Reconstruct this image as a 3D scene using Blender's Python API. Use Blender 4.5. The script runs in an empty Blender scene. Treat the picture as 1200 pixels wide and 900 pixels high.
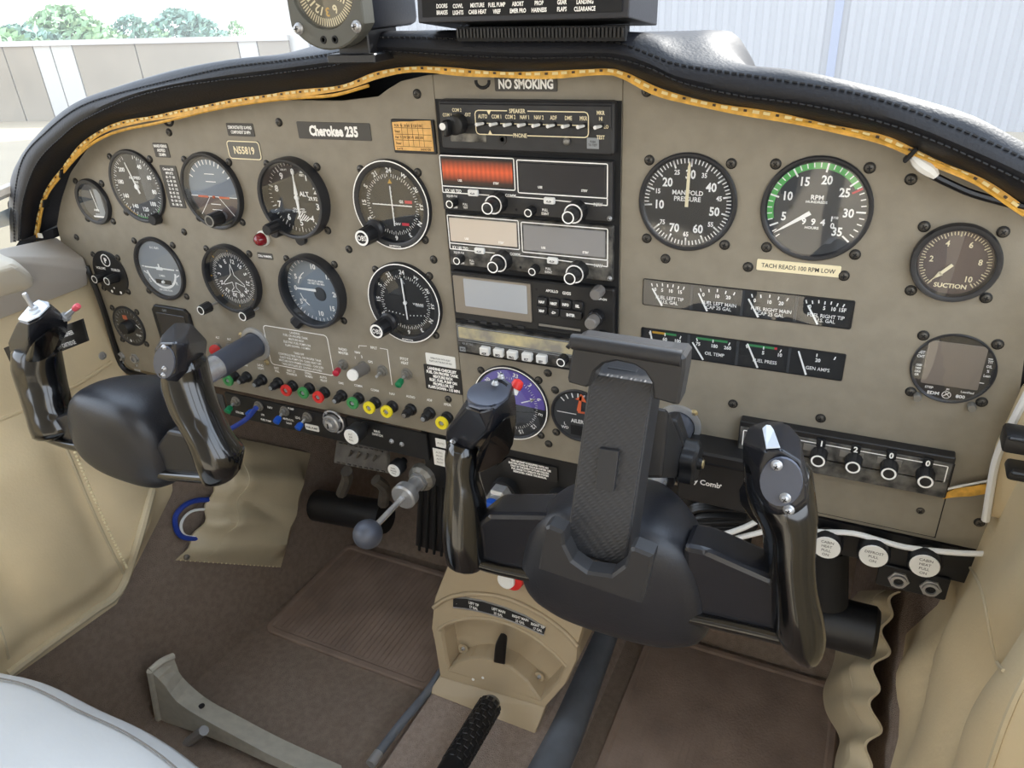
import bpy, bmesh, math, random
from mathutils import Vector, Matrix
random.seed(7)
C = bpy.context.scene.collection
sc = bpy.context.scene
PI = math.pi
# ------------------------------------------------------------------ camera (all lengths below in mm)
FPX = 885.0778
CAM = Vector((716.27, -588.77, 203.05))
MR = ((0.903433, 0.425566, -0.051982), (0.159016, -0.445211, -0.881193), (-0.398149, 0.787833, -0.46989))
cd = bpy.data.cameras.new('camera'); cd.sensor_width = 36; cd.lens = FPX/1200*36
cd.clip_start = .02; cd.clip_end = 500
cam = bpy.data.objects.new('camera', cd); C.objects.link(cam)
r_, d_, f_ = [Vector(a) for a in MR]
m4 = Matrix((r_, -d_, -f_)).transposed().to_4x4(); m4.translation = CAM*.001
cam.matrix_world = m4
sc.camera = cam
# ------------------------------------------------------------------ light
w = bpy.data.worlds.new('sky'); sc.world = w; w.use_nodes = True
nt = w.node_tree; bg = nt.nodes['Background']
tc_ = nt.nodes.new('ShaderNodeTexCoord'); sx_ = nt.nodes.new('ShaderNodeSeparateXYZ'); rp = nt.nodes.new('ShaderNodeValToRGB')
nt.links.new(tc_.outputs['Generated'], sx_.inputs[0]); nt.links.new(sx_.outputs['Z'], rp.inputs[0])
rp.color_ramp.elements[0].position = 0.0; rp.color_ramp.elements[0].color = (.93, .96, 1, 1)
rp.color_ramp.elements[1].position = .7; rp.color_ramp.elements[1].color = (.70, .83, 1, 1)
nt.links.new(rp.outputs[0], bg.inputs[0]); bg.inputs[1].default_value = 1.8
sl = bpy.data.lights.new('sun', 'SUN'); sl.energy = 4.5; sl.angle = .012; sl.color = (1, .95, .86)
so = bpy.data.objects.new('sun', sl); C.objects.link(so)
so.rotation_euler = Vector((-.45, -1.35, -1)).to_track_quat('-Z', 'Y').to_euler()
sc.view_settings.view_transform = 'Standard'; sc.view_settings.look = 'None'
sc.view_settings.gamma = 1; sc.view_settings.use_curve_mapping = False
sc.view_settings.exposure = 1.2

# ------------------------------------------------------------------ geometry helpers
def ray(px, py):
    return (r_*((px-600)/FPX) + d_*((py-450)/FPX) + f_)
def P(px, py, y=0.0):          # the point of the photograph's ray at depth y (panel face is y = 0, pilot side negative)
    d = ray(px, py); return CAM + d*((y-CAM.y)/d.y)
def PZ(px, py, z):
    d = ray(px, py); return CAM + d*((z-CAM.z)/d.z)
def PX(px, py, x):
    d = ray(px, py); return CAM + d*((x-CAM.x)/d.x)
def XZ(px, py, y=0.0):
    p = P(px, py, y); return p.x, p.z
def V(*a): return Vector(a)

class MB:
    def __init__(s): s.v = []; s.f = []; s.m = []; s.s = []
    def add(s, vs, fs, mi=0, smooth=False):
        o = len(s.v); s.v += [tuple(v) for v in vs]
        for f in fs: s.f.append([i+o for i in f]); s.m.append(mi); s.s.append(smooth)
        return s
    def box(s, c, size, b=0, rot=None, mi=0, seg=1):
        bm = bmesh.new(); bmesh.ops.create_cube(bm, size=1)
        for v in bm.verts: v.co = Vector((v.co.x*size[0], v.co.y*size[1], v.co.z*size[2]))
        if b: bmesh.ops.bevel(bm, geom=bm.edges[:], offset=b, segments=seg, affect='EDGES', profile=.5)
        c = Vector(c)
        vs = [((rot @ v.co) if rot else v.co)+c for v in bm.verts]
        bm.verts.index_update()
        fs = [[v.index for v in f.verts] for f in bm.faces]; bm.free()
        return s.add(vs, fs, mi, b > 0 and seg > 1)
    def bx(s, x0, x1, y0, y1, z0, z1, b=0, mi=0, seg=1):
        return s.box(((x0+x1)/2, (y0+y1)/2, (z0+z1)/2), (x1-x0, y1-y0, z1-z0), b, None, mi, seg)
    def rings(s, rows, closed=True, cap0=False, cap1=False, mi=0, smooth=True):
        n = len(rows[0]); vs = [p for r in rows for p in r]; fs = []
        for i in range(len(rows)-1):
            for j in range(n if closed else n-1):
                k = (j+1) % n
                fs.append([i*n+j, i*n+k, (i+1)*n+k, (i+1)*n+j])
        if cap0: fs.append(list(range(n))[::-1])
        if cap1: fs.append([(len(rows)-1)*n+j for j in range(n)])
        return s.add(vs, fs, mi, smooth)
    def lathe(s, prof, c=(0, 0, 0), ax=(0, -1, 0), n=24, mi=0, smooth=True, cap=True, sc=(1, 1), ph=0):
        ax = Vector(ax).normalized(); u = ax.orthogonal().normalized() if abs(ax.y) < .99 else Vector((1, 0, 0))
        if abs(ax.y) < .99 and abs(ax.z) < .99:
            u = Vector((0, 0, 1)).cross(ax).normalized()
        v = ax.cross(u); c = Vector(c)
        rows = [[c+ax*h+(u*math.cos(2*PI*j/n+ph)*sc[0]+v*math.sin(2*PI*j/n+ph)*sc[1])*r for j in range(n)] for r, h in prof]
        return s.rings(rows, True, cap, cap, mi, smooth)
    def cyl(s, p0, p1, r0, r1=None, n=16, mi=0, smooth=True):
        p0, p1 = Vector(p0), Vector(p1); d = p1-p0
        return s.lathe([(r0, 0), (r0 if r1 is None else r1, d.length)], p0, d, n, mi, smooth)
    def tube(s, pts, r, n=8, mi=0, sub=4, cap=True):
        pts = spline(pts, sub) if sub > 1 else [Vector(p) for p in pts]
        rows = []; up = None
        for i, p in enumerate(pts):
            t = (pts[min(i+1, len(pts)-1)]-pts[max(i-1, 0)]).normalized()
            if up is None: up = t.orthogonal().normalized()
            up = (up-t*up.dot(t)).normalized(); sd = t.cross(up)
            rr = r(i/(len(pts)-1)) if callable(r) else r
            rows.append([p+(up*math.cos(2*PI*j/n)+sd*math.sin(2*PI*j/n))*rr for j in range(n)])
        return s.rings(rows, True, cap, cap, mi, True)
    def prism(s, poly, y0, y1, bev=0, mi=0, mi_top=None, smooth=False, inset=None):
        # polygon in XZ; y0 back, y1 front (towards the pilot = smaller y)
        P0 = [Vector((a[0], y0, a[1])) for a in poly]
        if bev:
            q = inset_poly(poly, bev)
            sg = 1 if y1 > y0 else -1
            rows = [P0, [Vector((a[0], y1-sg*bev, a[1])) for a in poly], [Vector((a[0], y1, a[1])) for a in q]]
        else: rows = [P0, [Vector((a[0], y1, a[1])) for a in poly]]
        s.rings(rows, True, True, False, mi, smooth)
        n = len(poly); return s.add(rows[-1], [list(range(n))], mi if mi_top is None else mi_top)
    def quad(s, a, b, c, d, mi=0): return s.add([a, b, c, d], [[0, 1, 2, 3]], mi)
    def rect(s, x0, x1, z0, z1, y, mi=0): return s.quad((x0, y, z0), (x1, y, z0), (x1, y, z1), (x0, y, z1), mi)
    def line(s, a, b, wd, y, mi=0):      # a flat printed line in an XZ plane
        a, b = Vector(a), Vector(b); t = (b-a).normalized(); n_ = Vector((-t.y, t.x))*(wd/2)
        return s.add([(q.x, y, q.y) for q in (a-n_, b-n_, b+n_, a+n_)], [[0, 1, 2, 3]], mi)
    def poly_line(s, pts, wd, y, closed=False, mi=0):
        n = len(pts)
        for i in range(n if closed else n-1): s.line(pts[i], pts[(i+1) % n], wd, y, mi)
        return s
    def flat(s, poly, y, mi=0): return s.add([(a[0], y, a[1]) for a in poly], [list(range(len(poly)))], mi)
    def hull(s, pts, bev=0, mi=0, smooth=False):
        bm = bmesh.new()
        for p in pts: bm.verts.new(p)
        r = bmesh.ops.convex_hull(bm, input=bm.verts[:])
        bmesh.ops.delete(bm, geom=list(set([g for g in r['geom_interior']+r['geom_unused'] if isinstance(g, bmesh.types.BMVert)])), context='VERTS')
        bmesh.ops.dissolve_limit(bm, angle_limit=.09, verts=bm.verts[:], edges=bm.edges[:])
        if bev: bmesh.ops.bevel(bm, geom=bm.edges[:], offset=bev, segments=2, affect='EDGES', profile=.5)
        bm.verts.index_update()
        s.add([v.co.copy() for v in bm.verts], [[v.index for v in f.verts] for f in bm.faces], mi, smooth); bm.free(); return s
    def ball(s, c, r, n=16, mi=0, sc=(1, 1, 1)):
        c = Vector(c); rows = []
        for i in range(n//2+1):
            a = PI*i/(n//2); q = max(math.sin(a), .004)
            rows.append([c+Vector((r*q*math.cos(2*PI*j/n)*sc[0], r*q*math.sin(2*PI*j/n)*sc[1], r*math.cos(a)*sc[2])) for j in range(n)])
        return s.rings(rows, True, True, True, mi, True)
    def text(s, t, x, z, cap, y=0, sx=1.0, bold=.03, al='c', rot=0, mi=0, lead=1.5):
        lines = t.split('\n'); ca, sa = math.cos(rot), math.sin(rot)
        z0 = (len(lines)-1)*cap*lead/2
        for i, ln in enumerate(lines):
            if not ln.strip(): continue
            vs, fs, wd = glyphs(ln, bold)
            k = cap; off = {'c': -wd/2, 'l': 0, 'r': -wd}[al]
            out = []
            for a, b in vs:
                u = (a+off)*k*sx; q = (b-.5)*k+z0-i*cap*lead
                out.append((x+u*ca-q*sa, y, z+u*sa+q*ca))
            s.add(out, fs, mi)
        return s
    def build(s, name, mats, parent=None, loc=None, kind=None, sub=0, weld=False):
        me = shared(s, name, mats)
        o = bpy.data.objects.new(name, me); C.objects.link(o)
        if parent: o.parent = parent
        if loc is not None: o.location = Vector(loc)*.001
        if kind: o['kind'] = kind
        if sub:
            md = o.modifiers.new('smooth', 'SUBSURF'); md.levels = md.render_levels = sub
        return o
def shared(s, name, mats):
    me = bpy.data.meshes.new(name)
    me.from_pydata([(a*.001, b*.001, c*.001) for a, b, c in s.v], [], s.f)
    if not isinstance(mats, (list, tuple)): mats = [mats]
    for m in mats: me.materials.append(m)
    me.polygons.foreach_set('material_index', s.m); me.polygons.foreach_set('use_smooth', s.s)
    bm = bmesh.new(); bm.from_mesh(me); bmesh.ops.recalc_face_normals(bm, faces=bm.faces[:]); bm.to_mesh(me); bm.free()
    if any(s.s):
        try: me.set_sharp_from_angle(angle=math.radians(40))
        except Exception: pass
    me.update(); return me
def inset_poly(poly, d):
    n = len(poly); ar = sum(poly[i][0]*poly[(i+1) % n][1]-poly[(i+1) % n][0]*poly[i][1] for i in range(n)); sg = 1 if ar > 0 else -1
    out = []
    for i in range(n):
        a, b, c = Vector(poly[i-1][:2]), Vector(poly[i][:2]), Vector(poly[(i+1) % n][:2])
        t1 = (b-a).normalized(); t2 = (c-b).normalized(); n1 = Vector((-t1.y, t1.x)); n2 = Vector((-t2.y, t2.x)); q = n1+n2
        k = q.length_squared
        out.append(b+(q*(2/k) if k > .3 else n1)*d*sg)
    return out
def spline(pts, sub=6):
    pts = [Vector(p) for p in pts]; out = []
    for i in range(len(pts)-1):
        p0 = pts[i-1] if i else pts[0]*2-pts[1]; p1 = pts[i]; p2 = pts[i+1]; p3 = pts[i+2] if i+2 < len(pts) else pts[-1]*2-pts[-2]
        for k in range(sub):
            t = k/sub
            out.append(.5*((2*p1)+(p2-p0)*t+(2*p0-5*p1+4*p2-p3)*t*t+(3*p1-p0-3*p2+p3)*t**3))
    out.append(pts[-1]); return out
def resample(pts, n):
    pts = [Vector(p) for p in pts]; L = [0]
    for a, b in zip(pts, pts[1:]): L.append(L[-1]+(b-a).length)
    out = []; k = 0
    for i in range(n):
        t = L[-1]*i/(n-1)
        while k < len(L)-2 and L[k+1] < t: k += 1
        q = (t-L[k])/max(L[k+1]-L[k], 1e-9); out.append(pts[k].lerp(pts[k+1], min(q, 1)))
    return out
def circle(r, n=32, cx=0, cz=0, rx=None): return [(cx+(rx or r)*math.cos(2*PI*i/n), cz+r*math.sin(2*PI*i/n)) for i in range(n)]
def rrect(x0, x1, z0, z1, r, n=4):
    out = []
    for cx, cz, a in ((x1-r, z1-r, 0), (x0+r, z1-r, PI/2), (x0+r, z0+r, PI), (x1-r, z0+r, 1.5*PI)):
        for i in range(n+1): out.append((cx+r*math.cos(a+PI/2*i/n), cz+r*math.sin(a+PI/2*i/n)))
    return out
_gl = {}
def glyphs(t, bold):
    k = (t, bold)
    if k not in _gl:
        cu = bpy.data.curves.new('lettering', 'FONT'); cu.body = t; cu.size = 1; cu.resolution_u = 2; cu.fill_mode = 'FRONT'; cu.offset = bold
        ob = bpy.data.objects.new('lettering', cu); C.objects.link(ob)
        me = bpy.data.meshes.new_from_object(ob)
        cap = .70
        vs = [(v.co.x/cap, v.co.y/cap) for v in me.vertices]; fs = [list(p.vertices) for p in me.polygons]
        wd = max([a for a, b in vs] or [0])
        bpy.data.objects.remove(ob); bpy.data.curves.remove(cu); bpy.data.meshes.remove(me)
        _gl[k] = (vs, fs, wd)
    return _gl[k]
def thing(name, label, cat, loc=(0, 0, 0), group=None):
    o = bpy.data.objects.new(name, None); C.objects.link(o); o.location = Vector(loc)*.001; o.empty_display_size = .02
    return tag(o, label, cat, group)
def tag(o, label, cat, group=None):
    o['label'] = label; o['category'] = cat
    if group: o['group'] = group
    return o
def struct(o): o['kind'] = 'structure'; return o
def copy_tree(o, parent=None):
    c = o.copy(); C.objects.link(c); c.parent = parent
    for ch in list(o.children): copy_tree(ch, c)
    return c

# ------------------------------------------------------------------ materials
def lin(h):
    h = h.lstrip('#'); v = [int(h[i:i+2], 16)/255 for i in (0, 2, 4)]
    return tuple(a/12.92 if a <= .04045 else ((a+.055)/1.055)**2.4 for a in v)+(1,)
def M(name, col, rough=.5, metal=0, bump=None, var=None, coat=0, spec=.5, sheen=0, emit=0, col2=None):
    m = bpy.data.materials.new(name); m.use_nodes = True; n = m.node_tree; b = n.nodes['Principled BSDF']; L = n.links.new
    c = lin(col); b.inputs['Base Color'].default_value = c; b.inputs['Roughness'].default_value = rough; b.inputs['Metallic'].default_value = metal
    b.inputs['Coat Weight'].default_value = coat; b.inputs['Coat Roughness'].default_value = .08; b.inputs['Specular IOR Level'].default_value = spec
    if sheen: b.inputs['Sheen Weight'].default_value = sheen
    if emit: b.inputs['Emission Color'].default_value = c; b.inputs['Emission Strength'].default_value = emit
    tc = n.nodes.new('ShaderNodeTexCoord')
    if var:
        nz = n.nodes.new('ShaderNodeTexNoise'); nz.inputs['Scale'].default_value = var[0]; nz.inputs['Detail'].default_value = 5; L(tc.outputs['Object'], nz.inputs['Vector'])
        mx = n.nodes.new('ShaderNodeMix'); mx.data_type = 'RGBA'
        rmp = n.nodes.new('ShaderNodeMapRange'); rmp.inputs[1].default_value = .35; rmp.inputs[2].default_value = .65
        L(nz.outputs['Fac'], rmp.inputs[0]); L(rmp.outputs[0], mx.inputs['Factor'])
        if col2: mx.inputs['A'].default_value = c; mx.inputs['B'].default_value = lin(col2)
        else:
            mx.inputs['A'].default_value = tuple(min(1, x*(1-var[1])) for x in c[:3])+(1,); mx.inputs['B'].default_value = tuple(min(1, x*(1+var[1])) for x in c[:3])+(1,)
        L(mx.outputs['Result'], b.inputs['Base Color'])
    if bump:
        nb = n.nodes.new('ShaderNodeTexNoise'); nb.inputs['Scale'].default_value = bump[0]; nb.inputs['Detail'].default_value = 3; L(tc.outputs['Object'], nb.inputs['Vector'])
        bp = n.nodes.new('ShaderNodeBump'); bp.inputs['Strength'].default_value = bump[1]; bp.inputs['Distance'].default_value = bump[2] if len(bump) > 2 else .0006
        L(nb.outputs['Fac'], bp.inputs['Height']); L(bp.outputs['Normal'], b.inputs['Normal'])
    return m
m_panel = M('taupe_panel_paint', '#8b8374', .6, 0, (900, .35, .0004), (60, .06))
m_black = M('black_plastic', '#1b1b1d', .42, 0, (700, .15), (40, .2))
m_matte = M('matte_black', '#101012', .75)
m_under = M('black_painted_metal', '#141416', .5, 0, (300, .2), (30, .3))
m_bezel = M('charcoal_bezel', '#26272b', .38, 0, (500, .1))
m_radio = M('radio_face', '#2b2b2d', .5, 0, (700, .12), (80, .12))
m_worn = M('worn_radio_face', '#242425', .5, 0, (500, .3), (90, .3), col2='#6d6a64')
m_leather = M('black_leather', '#1b1c21', .52, 0, (420, .5, .0006), (30, .12), spec=.35)
m_hub = M('soft_hub_leather', '#202126', .4, 0, (500, .4, .0004), (20, .1))
m_gloss = M('gloss_black_horn', '#0c0c0d', .16, 0, (40, .12, .0015), None, coat=.6)
m_head = M('satin_black_grip_head', '#1f2025', .26, 0, (600, .06))
m_plate = M('gunmetal_plate', '#50545f', .4, .2)
m_satin = M('satin_aluminium', '#d3d8de', .35, .25)
m_silver = M('bright_aluminium', '#dcdde0', .25, .7, None, (200, .08))
m_steel = M('brushed_steel', '#b4b4b5', .35, .6, (300, .15))
m_dsteel = M('dull_steel', '#8a8781', .45, .55, (300, .2))
m_brass = M('brass_screw', '#cbb88c', .35, .8)
m_white = M('white_print', '#fbf9f4', .6)
m_cream = M('cream_print', '#efe2bd', .6)
m_wplast = M('white_plastic', '#e9e8e4', .45)
m_grey = M('grey_plastic', '#77736f', .5)
m_red = M('red_plastic', '#d9322f', .35); m_dred = M('dark_red_lens', '#7d1220', .15, coat=.6)
m_green = M('green_plastic', '#3f9152', .4); m_dgreen = M('green_lever', '#0f7a4c', .4)
m_yellow = M('yellow_plastic', '#f3df2c', .4); m_blue = M('blue_plastic', '#1552b8', .4)
m_orange = M('orange_print', '#d8653c', .6); m_redp = M('red_print', '#cf3b46', .6); m_greenp = M('green_print', '#5fb25f', .6); m_dgp = M('dark_green_print', '#3d8a52', .6)
m_amber = M('amber_print', '#c79a35', .6)
m_dial = M('black_dial', '#262626', .7)
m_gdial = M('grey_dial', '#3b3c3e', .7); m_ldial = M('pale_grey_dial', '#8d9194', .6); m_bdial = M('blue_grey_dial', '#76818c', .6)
m_purple = M('purple_dial', '#6a58b0', .6)
m_brown = M('brown_dial', '#5b4d49', .6)
m_plac = M('grey_placard', '#6b6862', .6); m_plac2 = M('charcoal_placard', '#4b4843', .6); m_bplac = M('black_placard', '#232120', .6)
m_wlabel = M('white_label', '#efeee9', .6); m_dprint = M('dark_print', '#3a3a3c', .7); m_card = M('yellowed_card', '#e8b76f', .7, 0, None, (120, .12))
m_beige = M('beige_vinyl', '#d2c09c', .55, 0, (350, .4, .0005), (9, .07))
m_pouch = M('tan_vinyl_pouch', '#c4b698', .5, 0, (350, .4, .0005), (9, .08))
m_cons = M('beige_console_plastic', '#b3a184', .5, 0, (500, .2))
m_carpet = M('brown_carpet', '#978678', .95, 0, (700, 1., .003), (110, .1), spec=.1)
m_carpet2 = M('tan_carpet', '#a8978b', .95, 0, (700, 1., .003), (140, .1), spec=.1)
m_mat = M('ribbed_brown_mat', '#948174', .9, 0, (300, .6, .001), (14, .18), spec=.15)
m_seat = M('white_leather', '#c3c5c6', .45, 0, (200, .35, .0005), (8, .04))
m_sgrey = M('grey_painted_metal', '#b6afa6', .45, 0, (300, .1))
m_rail = M('worn_ivory_paint', '#c6c1b2', .5, 0, (200, .3), (70, .07))
m_tubeg = M('grey_blue_duct', '#6b7078', .5, 0, (200, .2), (20, .15))
m_cable = M('black_cable', '#121214', .35); m_wcable = M('white_cable', '#eeeeec', .4); m_bcable = M('blue_cable', '#24409c', .4)
m_ribbon = M('yellow_led_tape', '#d8a544', .5, 0, None, (150, .2)); m_chip = M('led_chip', '#e6d296', .4); m_solder = M('dark_component', '#3a2a1a', .5)
m_head_liner = M('pale_headliner', '#d8d0c0', .8, 0, (300, .3))
m_carbon = M('woven_grip_pad', '#2b2b2d', .5)
m_holder = M('holder_plastic', '#262628', .45, 0, (800, .1))
m_pedal = M('pedal_metal', '#6d675f', .5, .4, (200, .3), (50, .2))

def glass_mat(name, tint=(.95, .97, 1, 1), haze=0, hcol=(.9, .93, 1, 1), rough=0.0, ior=1.45):
    m = bpy.data.materials.new(name); m.use_nodes = True; n = m.node_tree; n.nodes.clear(); L = n.links.new
    out = n.nodes.new('ShaderNodeOutputMaterial'); tr = n.nodes.new('ShaderNodeBsdfTransparent'); tr.inputs[0].default_value = tint
    gl = n.nodes.new('ShaderNodeBsdfGlossy'); gl.inputs['Roughness'].default_value = rough
    lw = n.nodes.new('ShaderNodeLayerWeight'); lw.inputs[0].default_value = .5      # mirror strength by viewing angle, the same from both faces of the thin pane
    pw = n.nodes.new('ShaderNodeMath'); pw.operation = 'POWER'; pw.inputs[1].default_value = 4.0; L(lw.outputs['Facing'], pw.inputs[0])
    f0 = ((ior-1)/(ior+1))**2
    fr = n.nodes.new('ShaderNodeMath'); fr.operation = 'MULTIPLY_ADD'; fr.inputs[1].default_value = .8; fr.inputs[2].default_value = f0; fr.use_clamp = True; L(pw.outputs[0], fr.inputs[0]); mx = n.nodes.new('ShaderNodeMixShader')
    L(fr.outputs[0], mx.inputs[0]); L(tr.outputs[0], mx.inputs[1]); L(gl.outputs[0], mx.inputs[2])
    if haze:
        df = n.nodes.new('ShaderNodeBsdfTranslucent'); df.inputs[0].default_value = hcol
        tc = n.nodes.new('ShaderNodeTexCoord'); nz = n.nodes.new('ShaderNodeTexNoise'); nz.inputs['Scale'].default_value = 3; nz.inputs['Detail'].default_value = 6; L(tc.outputs['Object'], nz.inputs['Vector'])
        mr = n.nodes.new('ShaderNodeMapRange'); mr.inputs[1].default_value = .3; mr.inputs[2].default_value = .7; mr.inputs[3].default_value = haze*.92; mr.inputs[4].default_value = haze*1.08; L(nz.outputs['Fac'], mr.inputs[0])
        m2 = n.nodes.new('ShaderNodeMixShader'); L(mr.outputs[0], m2.inputs[0]); L(mx.outputs[0], m2.inputs[1]); L(df.outputs[0], m2.inputs[2]); L(m2.outputs[0], out.inputs[0])
    else: L(mx.outputs[0], out.inputs[0])
    return m
m_glass = glass_mat('instrument_glass', ior=1.85)
m_screen = glass_mat('windscreen_acrylic', haze=.07)
# woven pad: small slanted weave in relief
def weave(m):
    n = m.node_tree; b = n.nodes['Principled BSDF']; L = n.links.new
    tc = n.nodes.new('ShaderNodeTexCoord'); mp = n.nodes.new('ShaderNodeMapping'); mp.inputs['Rotation'].default_value = (0, .78, 0); L(tc.outputs['Object'], mp.inputs[0])
    ck = n.nodes.new('ShaderNodeTexWave'); ck.inputs['Scale'].default_value = 65; ck.bands_direction = 'X'; L(mp.outputs[0], ck.inputs['Vector'])
    c2 = n.nodes.new('ShaderNodeTexWave'); c2.inputs['Scale'].default_value = 160; c2.bands_direction = 'Z'; L(mp.outputs[0], c2.inputs['Vector'])
    ad = n.nodes.new('ShaderNodeMath'); ad.operation = 'MULTIPLY'; L(ck.outputs['Fac'], ad.inputs[0]); L(c2.outputs['Fac'], ad.inputs[1])
    bp = n.nodes.new('ShaderNodeBump'); bp.inputs['Strength'].default_value = .35; bp.inputs['Distance'].default_value = .0008; L(ad.outputs[0], bp.inputs['Height']); L(bp.outputs['Normal'], b.inputs['Normal'])
weave(m_carbon)
# ------------------------------------------------------------------ the cabin shell
def interp(tab, z):
    for (a, x0), (b, x1) in zip(tab, tab[1:]):
        if z >= b: return x0+(x1-x0)*(a-z)/(a-b)
    return tab[-1][1]
LW = ((900, -235), (0, -222), (-70, -213), (-225, -174), (-450, -140), (-720, -105))
RW = ((900, 862), (0, 856), (-70, 852), (-225, 840), (-450, 828), (-720, 805))
def xl(y, z): return interp(LW, z)+.1*max(-700, min(y, 450))
def xr(y, z): return interp(RW, z)-.1*max(-700, min(y, 450))
def hit(px, py, side, off=0):        # where a ray meets the left or right cabin wall
    d = ray(px, py); of = off if callable(off) else (lambda y, z: off); f = (lambda p: p.x-(xl(p.y, p.z)+of(p.y, p.z))) if side < 0 else (lambda p: (xr(p.y, p.z)-of(p.y, p.z))-p.x)
    t0, t1 = 50, None; t = 50
    while t < 6000:
        if f(CAM+d*t) < 0: t1 = t; break
        t0 = t; t += 20
    if t1 is None: return CAM+d*1500
    for _ in range(30):
        t = (t0+t1)/2
        if f(CAM+d*t) < 0: t1 = t
        else: t0 = t
    return CAM+d*t1
FL = -720
def sidewall(name, xf, sgn, zs, y0, ye, mat, off=0, disp=None, ny=60):
    mb = MB(); rows = []
    for z in zs:
        e = ye(z) if callable(ye) else ye
        row = []
        for i in range(ny):
            y = y0+(e-y0)*i/(ny-1); o = off+(disp(y, z) if disp else 0)
            row.append(Vector((xf(y, z)-sgn*o, y, z)))
        rows.append(row)
    mb.rings(rows, False); back = [[p+Vector((sgn*9, 0, 0)) for p in r] for r in rows]
    mb.rings(back, False)
    edge = rows[0]+[r[-1] for r in rows[1:]]+rows[-1][::-1][1:]+[r[0] for r in rows[::-1]][1:-1]
    eb = [p+Vector((sgn*9, 0, 0)) for p in edge]
    mb.rings([edge, eb], True)
    return mb.build(name, mat)
def lerp_tab(tab): return lambda z: interp(tab, z)
def zrange(a, b, n): return [a+(b-a)*i/(n-1) for i in range(n)]
def bumpf(y, z, c, s): return math.exp(-((y-c[0])/s[0])**2-((z-c[1])/s[1])**2)
# carpeted lower walls
wl = struct(sidewall('wall_left', xl, -1, zrange(-60, FL, 14), -1300, 440, m_carpet, 0))
wr = struct(sidewall('wall_right', xr, 1, zrange(-60, FL, 14), -1300, 440, m_carpet2, 0))
# vinyl panels over them
YE = lerp_tab(((-80, 14), (-200, 10), (-230, 52), (-330, 22), (-420, -8), (-518, -140)))
def dl(y, z):
    d = 0
    if z < -226:
        d += 16*min(1, (-226-z)/50)*max(0, min(1, (y+1200)/200))
        d += 20*bumpf(y, z, (-190, -360), (70, 90))+14*bumpf(y, z, (-90, -430), (40, 120))-10*bumpf(y, z, (-130, -400), (16, 150))-9*bumpf(y, z, (-245, -430), (14, 90))
        d += 3*math.sin(y*.045+z*.02)
        d -= 8*math.exp(-((z+490)/14)**2)
        d *= max(0, min(1, (z+518)/60))*max(0, min(1, (YE(z)-y)/60))
    return d
vl = sidewall('vinyl_panel', xl, -1, zrange(-84, -518, 70), -1250, YE, m_beige, 11, dl, 150)
vl.parent = wl
YR_ = lerp_tab(((-70, -12), (-200, 14), (-247, 20), (-327, 40), (-423, 96), (-446, 78), (-481, 10), (-545, -12)))
def dr(y, z):
    q = 0
    q += 16*bumpf(y, z, (-60, -330), (60, 120))+26*bumpf(y, z, (-190, -220), (70, 150))-14*bumpf(y, z, (-118, -250), (18, 130))+12*bumpf(y, z, (40, -400), (40, 60))
    q += 26*bumpf(y, z, (-330, -150), (60, 300))-16*bumpf(y, z, (-240, -200), (16, 200))-12*bumpf(y, z, (-20, -350), (14, 60))+3*math.sin(y*.06+z*.03)
    q *= max(0, min(1, (YR_(z)-y)/50))
    return q
vr = sidewall('vinyl_panel', xr, 1, zrange(-70, -545, 60), -1250, YR_, m_beige, 4, dr, 120)
vr.parent = wr; vl['label'] = 'beige vinyl lining with a puffy map pouch'; vr['label'] = 'softly creased beige vinyl lining'
# seams and piping on the left lining
def wpath(pts, side, off): return [hit(a, b, side, (lambda y, z: 11+dl(y, z)+off) if side < 0 else (lambda y, z: 4+dr(y, z)+off)) for a, b, _ in resample(spline([Vector((a, b, 0)) for a, b in pts], 4), 24)]
mb = MB(); mb.tube(wpath([(-20, 500), (20, 484), (60, 466), (98, 446), (130, 424)], -1, .5), 2.4, 6, sub=1); mb.build('piping', m_beige, vl)
mb = MB(); mb.tube(wpath([(10, 790), (60, 752), (110, 716), (140, 693), (160, 640), (178, 575)], -1, 1), 6, 8, sub=1); mb.build('edge_welt', m_pouch, vl)
mb = MB(); mb.tube(wpath([(70, 508), (84, 540), (105, 590), (128, 640), (145, 672)], -1, .5), 2, 6, sub=1); mb.build('seam', m_pouch, vl)
st = MB()
for p in resample(spline(wpath([(78, 508), (92, 540), (113, 590), (136, 640), (150, 668)], -1, .6), 2), 44): st.ball(p, 2.0, 6)
o = st.build('stitching', m_cream, vl); o['kind'] = 'stuff'
mb = MB(); mb.tube(wpath([(0, 735), (5, 750), (10, 772)], -1, .4), 1.6, 6, sub=1); mb.build('seam', m_pouch, vl)
p = hit(120, 417, -1, 12); mb = MB(); mb.lathe([(5.5, 0), (5, 1.5), (2, 2), (2, 1), (.1, 1)], p, (1, 0, .1), 14); mb.build('screw', m_steel, vl)
# seams on the right lining
mb = MB(); mb.tube(wpath([(1128, 650), (1150, 690), (1160, 740), (1168, 775), (1176, 786)], 1, .3), 1.3, 6, sub=1); mb.build('seam', m_pouch, vr)
mb = MB(); mb.tube(wpath([(1215, 770), (1185, 830), (1160, 900), (1140, 960)], 1, .3), 2.2, 6, sub=1); mb.build('seam', m_pouch, vr)
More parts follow.
